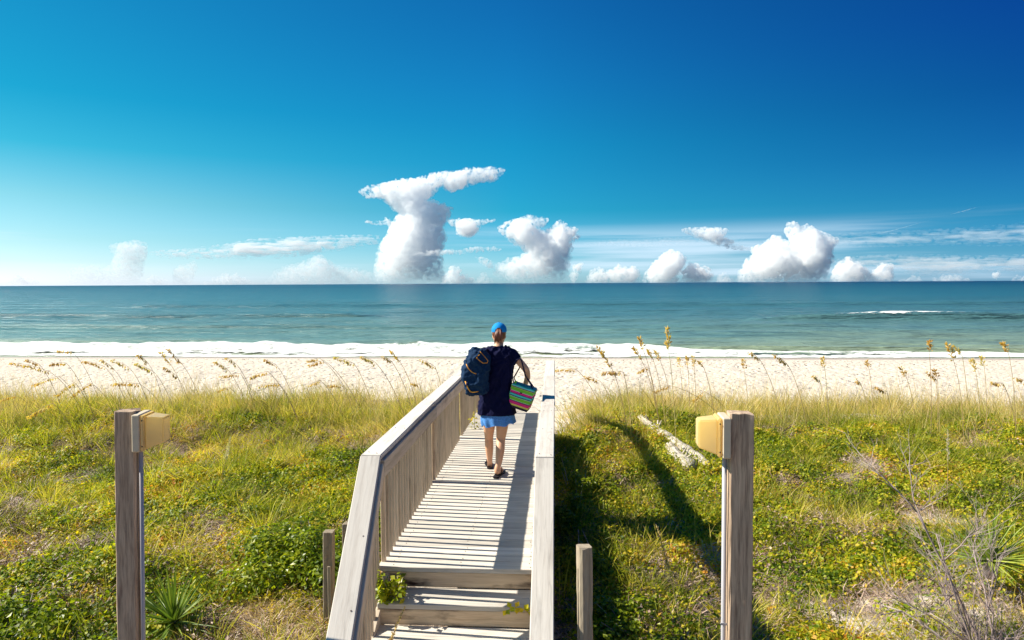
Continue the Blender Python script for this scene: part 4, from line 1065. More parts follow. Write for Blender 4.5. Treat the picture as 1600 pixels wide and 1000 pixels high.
def build_cover():
    random.seed(21)
    S_leaf = [src('leafy_sprig', sprig(56, .13, .12, .034, .025), M_leaf) for _ in range(4)]
    S_yel = [src('yellow_sprig', sprig(54, .12, .07, .028, .021), M_yellowleaf) for _ in range(4)]
    S_gr = [src('grass_tuft', tuft(26, .24, .7, .006, bend=.7), M_grass) for _ in range(4)]
    S_dn = [src('dune_tuft', tuft(16, .40, .55, .0055, wind=(-.5, 0, -.15), bend=.5, rad=.10, seg=4), M_dunegrass) for _ in range(3)] + \
           [src('dune_tuft', tuft(16, .34, .55, .0055, wind=(-.35, 0, -.15), bend=.5, rad=.10, seg=4), M_grass) for _ in range(2)]
    S_st = [src('straw_tuft', tuft(24, .20, 1.2, .0045, up=.45, bend=.8), M_straw) for _ in range(4)]
    S_tw = [src('twig_litter', twigs(30, .16, .11, .005), M_litter) for _ in range(4)]
    def put(name, label, srcs, n, dens, seed, lift=0., smin=.6, smax=1.5, ymax=21.5, tilt=.15):
        x, y, z, r = pick(n, dens, 3.6, ymax, seed)
        far = 1 + .25 * sstep(9, 18, y)
        scatter(name, label, srcs, np.stack([x, y, z + lift], 1), r.random(len(x)) * 6.283 if tilt > .1 else r.normal(0, .35, len(x)), (smin + (smax - smin) * r.random(len(x))) * far, tilt)
        print(name, len(x))
    cov = lambda x, y: 1 - d_sand(x, y)
    put('leafy_ground_cover', 'low green leafy plants carpeting the dune', S_leaf, 52000, lambda x, y: (.35 + .65 * sstep(.40, .55, fbm(x * 2.3, y * 2.3, 3, 31))) * m_green(x, y) * (.25 + .75 * cov(x, y)), 1, ymax=13.2)
    put('yellow_ground_cover', 'yellow green creeping plants spread over the sand', S_yel, 42000, lambda x, y: (.2 + .8 * sstep(.42, .56, fbm(x * 2.1 + 8, y * 2.1, 3, 32))) * m_yellow(x, y) * (.1 + .9 * cov(x, y)) * (1 - .6 * m_green(x, y)), 2, ymax=13)
    put('grass', 'thin green grass tufts growing through the ground cover', S_gr, 13000, lambda x, y: (.2 + .6 * sstep(.4, .6, fbm(x * 1.1, y * 1.1, 3, 77))) * (.08 + .92 * cov(x, y)), 3, smax=2.0, ymax=13.5)
    put('dune_grass', 'pale wind-blown grass along the crest of the dune', S_dn, 30000, lambda x, y: m_dune(x, y) * (.06 + .94 * sstep(.42, .58, fbm(x * .9, y * 1.4, 3, 3))), 4, smin=.5, smax=1.75, ymax=21.5, tilt=.09)
    put('dry_grass', 'dry straw coloured grass and stems among the plants', S_st, 30000, lambda x, y: np.where(x > 1, .55, 1.) * (.16 + .8 * sstep(.44, .60, fbm(x * .9 + 5, y * .9, 3, 78))) * (.25 + .75 * cov(x, y)) * (1 - .6 * m_green(x, y)), 5, ymax=13.5)
    S_br = [src('brown_sprig', sprig(30, .12, .10, .030, .018) + twigs(26, .13, .16, .0045), M_litter) for _ in range(3)]
    put('withered_plants', 'withered brown plants and stems in patches among the green', S_br, 15000, lambda x, y: .8 * sstep(.56, .68, fbm(x * 1.0 + 40, y * 1.2, 4, 133)) * (.3 + .7 * cov(x, y)) * (1 - sstep(11.5, 12.5, y)), 11, ymax=12.5)
    S_ds = [src('dry_stems', tuft(7, .75, .35, .0045, wind=(-.35, 0, 0), bend=.35, rad=.12, seg=4), M_straw) for _ in range(4)]
    put('dry_stems', 'thin tan dead stems standing among the dune grass', S_ds, 9000, lambda x, y: m_dune(x, y) * (.3 + .5 * sstep(.4, .6, fbm(x * .8, y, 3, 13))), 9, tilt=.12)
    put('leaf_litter', 'dead twigs and dry litter lying on the sand', S_tw, 22000, lambda x, y: (.3 + .5 * fbm(x, y, 3, 79)) * (1 - sstep(12, 13, y)), 6, ymax=13, tilt=.12)
build_cover()

def wrack():
    r = random.Random(44); parts = []
    for k in range(1500):
        x = r.uniform(-48, 48); line = r.choice([(50.6, .35), (47.5, .8), (41, 4.5)]); y = line[0] + r.gauss(0, line[1]) + .6 * math.sin(x * .21)
        if r.random() > .35 + .65 * float(fbm(np.array([x * .3]), np.array([line[0]]), 3, 88)[0]): continue
        z = gz(x, y) + .015; l = r.uniform(.05, .22); d = Vector((r.gauss(0, 1), r.gauss(0, .6), 0)).normalized() * l; p = Vector((x, y, z)); u = Vector((-d.y, d.x, 0)).normalized() * l * .22
        parts.append(([tuple(p), tuple(p + d * .5 + u + Vector((0, 0, .03))), tuple(p + d), tuple(p + d * .5 - u + Vector((0, 0, .01)))], [(0, 1, 2), (0, 2, 3)]))
    tag(link('beach_wrack', pymesh('beach_wrack', parts, simple_mat('dry seaweed', (.16, .10, .06), .9, .1), False)), 'scraps of dry seaweed and reed washed up in lines on the beach', kind='stuff')
wrack()

# a few pale shells and scraps
def shells():
    r = random.Random(5); parts = []
    for i in range(90):
        y = r.uniform(4.6, 11); x = r.choice([-1, 1]) * r.uniform(.3, .75) * y
        if on_walk(np.array([x]), np.array([y]))[0]: continue
        z = gz(x, y) + .012; s = r.uniform(.010, .028)
        V, F = ico(1); rot = Euler((r.random() * 6, r.random() * 6, r.random() * 6)).to_matrix()
        parts.append(([tuple(rot @ Vector((v[0] * s, v[1] * s * .8, v[2] * s * .35)) + Vector((x, y, z))) for v in V], [tuple(int(i) for i in f) for f in F]))
    me = pymesh('shell_fragments', parts, simple_mat('shell white', (.75, .72, .68), .5, .4))
    tag(link('shell_fragments', me), 'small pale shell fragments scattered over the sandy ground', kind='stuff')
shells()

# ------------------------------------------------------------------ sea oats, each stalk a plant of its own
OATS = [
 # tip x,y ; start of seed head x,y ; base x,y ; seed size
 (13,567,78,581,140,632,1.2),(39,561,62,570,98,628,.8),(77,569,103,567,150,630,1),(50,603,92,588,132,648,1.1),(87,548,112,549,160,625,.8),
 (130,564,163,573,205,634,1.1),(173,562,200,573,234,642,1.1),(157,561,176,575,215,634,.8),(215,553,231,567,262,636,.9),(210,567,241,582,277,642,1.3),
 (250,551,268,572,294,642,1.1),(262,545,281,565,320,645,1.2),(256,573,276,588,300,642,1),(175,600,218,600,268,652,1.1),(88,618,116,597,152,652,1.1),
 (112,620,141,598,183,650,1.1),(0,626,24,617,60,662,1.1),(42,653,82,630,122,668,1.4),(334,565,354,576,386,642,1.1),(353,558,370,570,402,642,1),
 (345,589,376,584,402,645,1),(390,590,418,580,472,642,1.1),(412,561,431,570,467,642,.9),(403,603,437,600,472,640,1),(339,611,357,605,382,650,.8),
 (480,564,500,560,562,642,1),(482,572,506,563,572,642,.9),(522,558,553,568,592,636,1.2),(563,556,586,566,642,628,1.1),(596,555,612,565,652,640,.9),
 (610,549,626,567,662,638,1.1),(655,561,680,573,702,612,1.1),(514,603,533,600,556,642,.8),(641,598,655,600,668,630,.8),(481,603,500,594,540,640,.8),
 (934,544,957,578,982,638,1.5),(941,582,974,581,988,642,1.5),(999,529,1006,550,1032,642,1.3),(990,545,1004,566,1030,634,1.2),(1013,548,1021,563,1042,636,1),
 (1025,549,1032,565,1052,640,1),(1042,514,1045,550,1058,642,1.6),(997,582,1012,573,1027,642,1.1),(1060,559,1063,577,1068,632,.8),(1073,558,1075,577,1078,632,.8),
 (1083,558,1085,577,1088,632,.8),(1093,566,1100,575,1120,636,.8),(1161,562,1163,582,1170,638,.9),(1172,550,1186,560,1226,644,1.1),(1210,553,1231,570,1263,648,1.2),
 (868,578,900,577,946,632,1.1),(915,588,938,596,962,640,1.2),(1020,613,1046,602,1142,642,1),(1083,626,1101,612,1150,645,.9),(1285,560,1289,579,1297,640,1.1),
 (1407,575,1417,591,1432,640,1),(1452,535,1452,552,1456,645,1.4),(1479,537,1491,566,1509,652,1.4),(1491,542,1504,557,1516,640,1.1),(1519,564,1525,582,1533,640,1.2),
 (1534,559,1538,574,1543,634,1.1),(1568,538,1576,553,1589,652,1.4),(1550,597,1568,600,1592,645,1.1),(1585,589,1603,596,1615,650,1.1),(1450,580,1462,591,1467,640,.9),
 (1460,579,1465,593,1471,640,.9),(1370,605,1386,612,1397,646,1),(1270,586,1280,593,1292,640,.8),(1354,566,1358,577,1366,636,.8),(1337,592,1344,598,1362,640,.7)]

ORD = ['first', 'second', 'third', 'fourth', 'fifth', 'sixth', 'seventh', 'eighth', 'ninth', 'tenth', 'eleventh', 'twelfth', 'thirteenth', 'fourteenth', 'fifteenth', 'sixteenth', 'seventeenth', 'eighteenth', 'nineteenth', 'twentieth',
       'twenty-first', 'twenty-second', 'twenty-third']
def sea_oat(i, o, label):
    r = random.Random(100 + i)
    Y = r.uniform(11.6, 13.6) if o[4] < 870 or o[4] > 900 else 12
    if 640 < o[4] < 720: Y = r.uniform(11.0, 12.0)
    if o[6] >= 1.4: Y = r.uniform(10.6, 11.6)
    tip = onY(o[0], o[1], Y); hd = onY(o[2], o[3], Y); base = onY(o[4], o[5], Y)
    base.z = gz(base.x, base.y) - .03
    m = Y / FPX
    t = empty('sea_oats', base, label, 'sea oats', 'sea oats on the dune')
    # stalk: rises from the base, bows over to the head
    c1 = base.lerp(hd, .62) + Vector(((base.x - hd.x) * .16 + .01, r.uniform(-.05, .05), .10 * (hd - base).length))
    st = bez(base, c1, hd, 8)
    dh = (tip - hd); L = dh.length
    droop = Vector((0, 0, .10 * L))
    hc = hd.lerp(tip, .5) + droop
    head = bez(hd, hc, tip, 8)
    path = [p - base for p in st[:-1] + head]
    rad = [lerp(.0055, .0022, k / (len(path) - 1)) for k in range(len(path))]
    s = link('stalk', pymesh('stalk', [tube(path, rad, 4)], M_oatstalk), t)
    # flat spikelets hanging in a drooping cluster
    parts = []; nS = int(22 + 22 * min(L / .4, 1.4) * o[6])
    for k in range(nS):
        f = r.random() ** .8; j = f * 8; a = head[min(int(j), 7)]; b = head[min(int(j) + 1, 8)]; p = a.lerp(b, j - int(j)) - base
        hang = Vector((r.gauss(0, .35) - .12, r.gauss(0, .35), -1 + (f > .8) * r.random())).normalized()
        if abs(dh.z) > abs(dh.x) * 1.1: hang = (dh.normalized() * .9 + Vector((r.gauss(0, .5), r.gauss(0, .5), -.25))).normalized()
        stem_ = p + hang * r.uniform(.004, .045) * (1 - .6 * f)
        l = r.uniform(.038, .058) * (.85 + .25 * o[6]); w = l * .46
        sd = hang.cross(Vector((r.gauss(0, 1), r.gauss(0, 1), 0))).normalized(); nn = hang.cross(sd) * w * .25
        q = stem_ + hang * l * .45; e = stem_ + hang * l
        parts.append(([tuple(stem_), tuple(q + sd * w / 2), tuple(e), tuple(q - sd * w / 2), tuple(q + nn), tuple(q - nn)],
                      [(0, 1, 4), (1, 2, 4), (2, 3, 4), (3, 0, 4), (1, 0, 5), (2, 1, 5), (3, 2, 5), (0, 3, 5)]))
    link('seed_head', pymesh('seed_head', parts, M_oathead, False), t)
    # a few long leaves at the foot
    lv = []
    random.seed(i)
    for _ in range(3):
        lv.append(blade((0, 0, 0), (r.uniform(-.5, .25), r.uniform(-.3, .3), 1), r.uniform(.35, .6), .006, (-.5, 0, -.4), 4))
    link('leaf_blades', pymesh('leaf_blades', lv, M_dunegrass, False), t)

def build_oats():
    zones = [(-50, 172, 'stalk left of the left lamp post, {} from the outer edge'),
             (172, 330, 'stalk just behind the left light box, {} from its left'),
             (330, 470, 'stalk between left lamp post and railing, {} from the post'),
             (470, 760, 'stalk nearest the left railing, {} from the lamp post side'),
             (760, 985, 'stalk beside the right railing, {} from the rail'),
             (985, 1150, 'stalk between the driftwood and right lamp post, {} from the railing'),
             (1150, 1400, 'stalk just beyond the right lamp post, {} from the post'),
             (1400, 1700, 'stalk at the dune\'s far right end, {} from the lamp post')]
    for a, b, txt in zones:
        idx = sorted([i for i, o in enumerate(OATS) if a <= o[0] < b], key=lambda i: OATS[i][0])
        for k, i in enumerate(idx):
            o = OATS[i]; dx, dz = abs(o[0] - o[2]), abs(o[1] - o[3])
            look = 'arching' if dx > dz * 1.6 else ('upright' if dx < dz * .5 else 'leaning')
            sea_oat(i, o, f'{look} sea oats ' + txt.format(ORD[k]))
build_oats()

# ------------------------------------------------------------------ single plants
def yucca(label, base, n, L, seed, fan=0.):
    r = random.Random(seed)
    t = empty('yucca', base, label, 'yucca plant', 'yucca plants')
    protos = []
    for v in range(5):
        seg = 5; V = []; w = .030; bend = r.uniform(-.12, .02)
        for i in range(seg + 1):
            f = i / seg; ww = w * (.55 + .45 * math.sin(math.pi * min(f * 1.3 + .15, 1))) * (1 - f ** 3) / 2
            z = bend * f * f; x = f
            if i == seg: V.append((x, 0, z))
            else: V += [(x, -ww, z + .010), (x, 0, z), (x, ww, z + .010)]
        F = []
        for i in range(seg - 1):
            a = 3 * i; F += [(a, a + 1, a + 4, a + 3), (a + 1, a + 2, a + 5, a + 4)]
        a = 3 * (seg - 1); F += [(a, a + 1, a + 3), (a + 1, a + 2, a + 3)]
        protos.append(pymesh('leaf', [(V, F)], M_yucca, False))
    for k in range(n):
        el = r.uniform(-.1, 1.45) if r.random() > .25 else r.uniform(-.25, .4); azm = r.uniform(0, 6.283)
        s = L * r.uniform(.7, 1.05)
        o = link('leaf', r.choice(protos), t, None, (0, 0, .04), Euler((r.uniform(-.4, .4), -el, azm), 'XYZ'))
        o.scale = (s, 1, s)
    link('root_crown', pymesh('root_crown', [tube([(0, 0, -.1), (0, 0, .03), (0, 0, .06)], [.05, .05, .02], 8)], M_deadwood), t)
p = hit(272, 990); yucca('spiky green yucca at the foot of the left lamp post', p + Vector((0, 0, .05)), 80, .52, 3)
p = hit(1545, 938); yucca('spiky yellow green yucca behind the bare twiggy bush', p + Vector((0, 0, .30)), 84, .52, 8)

def bush(label, cx, cy, rx, ry, h, n, seed, L=.05, z0=None):
    random.seed(seed); r = random
    z0 = gz(cx, cy) if z0 is None else z0; t = empty('shrub', (cx, cy, z0), label, 'shrub')
    parts = []; stems = []
    lobes = [(r.uniform(-.75, .75) * rx, r.uniform(-.75, .75) * ry, r.uniform(.45, 1) * h, r.uniform(.30, .5)) for _ in range(14)]
    for _ in range(n):
        lx, ly, lh, lr = r.choice(lobes)
        v = Vector((r.gauss(0, 1), r.gauss(0, 1), r.gauss(0, 1))).normalized() * (r.random() ** .25)
        p = Vector((lx + v.x * lr * rx, ly + v.y * lr * rx, lh * .55 + v.z * lh * .5))
        if p.z < -.05: continue
        parts.append(leaf(p, v + Vector((0, 0, .7)) + Vector((r.gauss(0, .5), r.gauss(0, .5), r.gauss(0, .4))), L * r.uniform(.6, 1.25), L * .72 * r.uniform(.7, 1.2)))
    link('foliage', pymesh('foliage', parts, M_bushleaf, False), t)
    for lx, ly, lh, lr in lobes:
        stems.append(tube(bez((lx * .2, ly * .2, -.03), (lx * .6, ly * .6, lh * .5), (lx, ly, lh * .95), 5), [.008, .007, .006, .004, .003, .002], 5))
    link('stems', pymesh('stems', stems, M_deadwood), t)
bush('dense bright green leafy shrub left of the sloping stair rail', -2.32, 6.5, .75, 1.15, .42, 7500, 4)
bush('low green shrub crowding the lower left corner under the lamp post', -4.3, 5.05, .55, .5, .26, 1900, 6)
bush('small leafy sprout growing up beside the top step at the left rail', XL_IN + .11, 4.86, .12, .14, .22, 260, 9, .052, -.17)
bush('leafy creeper in the shade against the right side of the boardwalk', .26, 8.0, .28, 2.6, .40, 3600, 12)
bush('dark green clump in the shade right of the short right post', .62, 5.2, .5, .5, .25, 1500, 14)

def step_sprig():
    random.seed(3)
    p = Vector((XR_IN - .10, 4.72, -RISE - .01)); t = empty('creeper_sprig', p, 'small leafy creeper shoot poking out on the second step at the right rail', 'creeper')
    pts = bez((.08, .0, -.05), (.0, -.02, .06), (-.10, -.06, .02), 6)
    link('stem', pymesh('stem', [tube(pts, .003, 5)], M_oatstalk), t)
    link('foliage', pymesh('foliage', [leaf(Vector(q) + Vector((0, -.01, .01)), (random.gauss(0, .4), -.6, .8), .05, .04) for q in pts[1:] for _ in range(2)], M_bushleaf, False), t)
    p = Vector((XL_IN + .10, 9.95, 0)); t = empty('weed', p, 'tall thin weed sprouting through the deck at the far left rail', 'weed')
    link('foliage', pymesh('foliage', sprig(40, .06, .30, .045, .03), M_yellowleaf, False), t)
    link('stem', pymesh('stem', [tube([(0, 0, -.1), (.01, 0, .2), (.02, 0, .42)], [.004, .003, .002], 5)], M_grass), t)
step_sprig()

def dead_shrub():
    r = random.Random(17)
    base = hit(1512, 1000) + Vector((0, -.35, -.12))
    t = empty('bare_bush', base, 'bare grey twiggy bush with dark crooked stems in the lower right corner', 'bush')
    thick, fine = [], []
    def grow(p, d, L, rad, depth, store):
        n = 6; pts = [p.copy()]; q = p.copy(); dd = d.copy()
        for i in range(n):
            dd = (dd + Vector((r.gauss(0, .13), r.gauss(0, .13), r.gauss(0, .10) + .02))).normalized(); q = q + dd * L / n; pts.append(q.copy())
        store.append((pts, [lerp(rad, rad * .35, i / n) for i in range(n + 1)], depth))
        if depth < 3:
            for _ in range([6, 7, 5][depth]):
                k = r.randint(1, n); nd = (dd + Vector((r.gauss(0, .6), r.gauss(0, .6), r.gauss(.15, .4)))).normalized()
                grow(pts[k], nd, L * r.uniform(.32, .6), rad * .5, depth + 1, store)
    st = []
    m = base.y / FPX
    for (tx, ty), rad in (((1492, 770), .013), ((1425, 830), .011), ((1410, 905), .011), ((1450, 930), .010), ((1530, 850), .008), ((1560, 905), .008)):
        e = onY(tx, ty, base.y + .25) - base
        grow(Vector((0, 0, 0)), e.normalized(), e.length, rad, 0, st)
    for pts, rad, depth in st:
        if depth == 0:
            link('stem', pymesh('stem', [tube(pts, rad, 6)], M_deadwood), t)
        elif depth == 1: thick.append(tube(pts, rad, 4))
        else: fine.append(tube(pts, rad, 3, False))
    # matted dead twigs round the foot
    for _ in range(2200):
        a = r.uniform(0, 6.283); q = r.random() ** .6; p = Vector((math.cos(a) * q * .55 + .12, math.sin(a) * q * .45, r.uniform(0, .32) * (1 - q * .6)))
        d = Vector((r.gauss(0, .8), r.gauss(0, .6), r.gauss(.5, .5))).normalized() * r.uniform(.06, .2); mid = p + d * .5 + Vector((r.gauss(0, .015), 0, r.gauss(0, .015)))
        fine.append(tube([p, mid, p + d], [.0026, .0022, .001], 3, False))
    tag(link('branches', pymesh('branches', thick, M_deadwood), t))
    o = link('twigs', pymesh('twigs', fine, M_deadwood), t); o['kind'] = 'stuff'
dead_shrub()

def plume(label, base, tip, w, mat, name='grass_plume', leaves=14):
    """one tall flowering grass stem with a feathery head"""
    r = random.Random(int(base.x * 100)); t = empty(name, base, label, 'grass plume')
    e = tip - base; path = bez((0, 0, -.03), e * .5 + Vector((.01, 0, .05)), e, 9)
    link('stalk', pymesh('stalk', [tube(path, [lerp(.004, .0015, i / 9) for i in range(10)], 4)], M_oatstalk), t)
    parts = []
    for k in range(120):
        f = .55 + .45 * r.random(); j = f * 9; p = path[min(int(j), 8)].lerp(path[min(int(j) + 1, 9)], j - int(j))
        d = (e.normalized() + Vector((r.gauss(0, .5), r.gauss(0, .5), 0))).normalized(); l = w * (1.15 - f) * 2.2 + .008
        s = d.cross(Vector((r.gauss(0, 1), r.gauss(0, 1), 0))).normalized() * .0035
        parts.append(([tuple(p), tuple(p + d * l * .5 + s), tuple(p + d * l), tuple(p + d * l * .5 - s)], [(0, 1, 2), (0, 2, 3)]))
    link('seed_head', pymesh('seed_head', parts, mat, False), t)
    random.seed(k + int(base.y * 10)); 
    link('leaf_blades', pymesh('leaf_blades', tuft(leaves, .45, .7, .008, bend=.9), M_grass, False), t)
M_pale = leaf_mat('pale plume', [(0.1, (.50, .45, .32)), (0.9, (.72, .66, .50))], transl=.3)
b = hit(342, 765); plume('pale feathery grass plume standing alone between the left lamp post and the stair rail', b, onY(360, 684, b.y), .05, M_pale)
b = hit(1480, 790); plume('single pale flower stalk rising from the green slope at the right', b, onY(1481, 672, b.y), .035, M_pale)
b = hit(1066, 985); plume('tall green grass stalk between the short right post and the right lamp post', b, onY(1026, 822, b.y), .03, M_straw, leaves=22)
b = onY(575, 1005, 4.3); plume('dry straw grass stem leaning across the lower steps from the left', Vector((b.x, 4.3, -.55)), onY(632, 950, 4.35), .02, M_straw, leaves=5)

# ------------------------------------------------------------------ the person
def skin_mesh(name, verts, edges, radii, root=0, sub=2, mat=None):
    me = bpy.data.meshes.new(name); me.from_pydata([tuple(v) for v in verts], edges, []); me.update()
    o = bpy.data.objects.new('tmp', me); COL.objects.link(o)
    o.modifiers.new('skin', 'SKIN'); sk = me.skin_vertices[0] if me.skin_vertices else None
    if sk is None:
        bpy.context.view_layer.objects.active = o; sk = me.skin_vertices[0]
    for i, rr in enumerate(radii):
        sk.data[i].radius = rr if isinstance(rr, tuple) else (rr, rr); sk.data[i].use_root = (i == root)
    s = o.modifiers.new('sub', 'SUBSURF'); s.levels = sub; s.render_levels = sub
    dg = bpy.context.evaluated_depsgraph_get(); dg.update()
    res = bpy.data.meshes.new_from_object(o.evaluated_get(dg)); bpy.data.objects.remove(o)
    res.name = name
    if mat: res.materials.clear(); res.materials.append(mat)
    res.polygons.foreach_set('use_smooth', [True] * len(res.polygons))
    return res

M_skin = simple_mat('tanned skin', (.68, .38, .235), .5, .35, .05, 30, .05)
M_hair = simple_mat('auburn hair', (.16, .045, .018), .45, .5, .35, 120, .3)
M_cap = simple_mat('bright blue cap', (.005, .24, .62), .8, .2, .08, 40, .2)
M_shirt = simple_mat('navy jersey', (.0045, .0055, .036), .9, .15, .2, 25, .3)
M_denim = simple_mat('light blue denim', (.09, .27, .66), .9, .15, .35, 90, .5)
M_rubber = simple_mat('black rubber', (.012, .010, .014), .6, .3)
M_canvas = simple_mat('navy canvas bag', (.004, .026, .072), .85, .2, .25, 60, .4)
M_piping = simple_mat('orange piping', (.80, .34, .03), .6, .3)
M_white = simple_mat('white patch', (.8, .8, .8), .6, .3)
M_strap = simple_mat('navy webbing', (.010, .012, .05), .8, .2)

def loft(rings, k=36, closed_ends=(True, True), fold=0., seed=0, flare=None):
    """rings: (cx, cy, cz, rx, ry[, tilt])"""
    V, F = [], []; n = len(rings)
    for i, rg in enumerate(rings):
        cx, cy, cz, rx, ry = rg[:5]; tx = rg[5] if len(rg) > 5 else 0; ty = rg[6] if len(rg) > 6 else 0
        for q in range(k):
            an = 2 * math.pi * q / k; c, s = math.cos(an), math.sin(an)
            c = math.copysign(abs(c) ** .85, c); s = math.copysign(abs(s) ** .85, s)
            w = 1 + fold * (mnoise.noise(Vector((c * 2.2, s * 2.2, cz * 6 + seed))) + .5 * mnoise.noise(Vector((c * 5, s * 5, cz * 11 + seed))))
            x, y = rx * c * w, ry * s * w
            V.append((cx + x, cy + y, cz + tx * x + ty * y))
    for i in range(n - 1):
        for q in range(k): F.append((i * k + q, i * k + (q + 1) % k, (i + 1) * k + (q + 1) % k, (i + 1) * k + q))
    if closed_ends[0]: F.append(tuple(range(k))[::-1])
    if closed_ends[1]: F.append(tuple(range((n - 1) * k, n * k)))
    return V, F

def fine(rings, n):
    """smoothly interpolate ring parameters"""
    A = np.array([list(r) + [0] * (7 - len(r)) for r in rings]); t = np.linspace(0, len(A) - 1, n); out = []
    for u in t:
        i = min(int(u), len(A) - 2); f = u - i; p0, p1, p2, p3 = A[max(i - 1, 0)], A[i], A[i + 1], A[min(i + 2, len(A) - 1)]
        out.append(tuple(.5 * ((2 * p1) + (-p0 + p2) * f + (2 * p0 - 5 * p1 + 4 * p2 - p3) * f * f + (-p0 + 3 * p1 - 3 * p2 + p3) * f ** 3)))
    return out

def sub_mesh(parts, name, mat, lv=1):
    me = pymesh(name, parts, None)
    me = apply_mods(me, [('SUBSURF', dict(levels=lv, render_levels=lv))])
    me.name = name; me.materials.clear(); me.materials.append(mat); me.polygons.foreach_set('use_smooth', [True] * len(me.polygons))
    return me

def wrinkle(me, amp, freq, seed, stretch=(1, 1, 1), rot=0.0):
    """cloth creases: ridged noise pushed along the normals"""
    k = len(me.vertices); co = np.empty(k * 3, np.float32); me.vertices.foreach_get('co', co); co = co.reshape(-1, 3).astype(float)
    no = np.empty(k * 3, np.float32); me.vertices.foreach_get('normal', no); no = no.reshape(-1, 3)
    c, s_ = math.cos(rot), math.sin(rot); q = np.stack([co[:, 0] * c - co[:, 2] * s_, co[:, 1], co[:, 0] * s_ + co[:, 2] * c], 1) * np.array(stretch) * freq
    w = vnoise3(q * .5 + 3.3, seed + 9) * 3
    q = q + w[:, None] * .6
    d = (1 - np.abs(vnoise3(q, seed) * 2 - 1)) ** 2 + .5 * (1 - np.abs(vnoise3(q * 2.1 + 5, seed + 1) * 2 - 1)) ** 2
    co += no * ((d - .6) * amp)[:, None]
    me.vertices.foreach_set('co', co.astype(np.float32).ravel()); me.update()
    return me

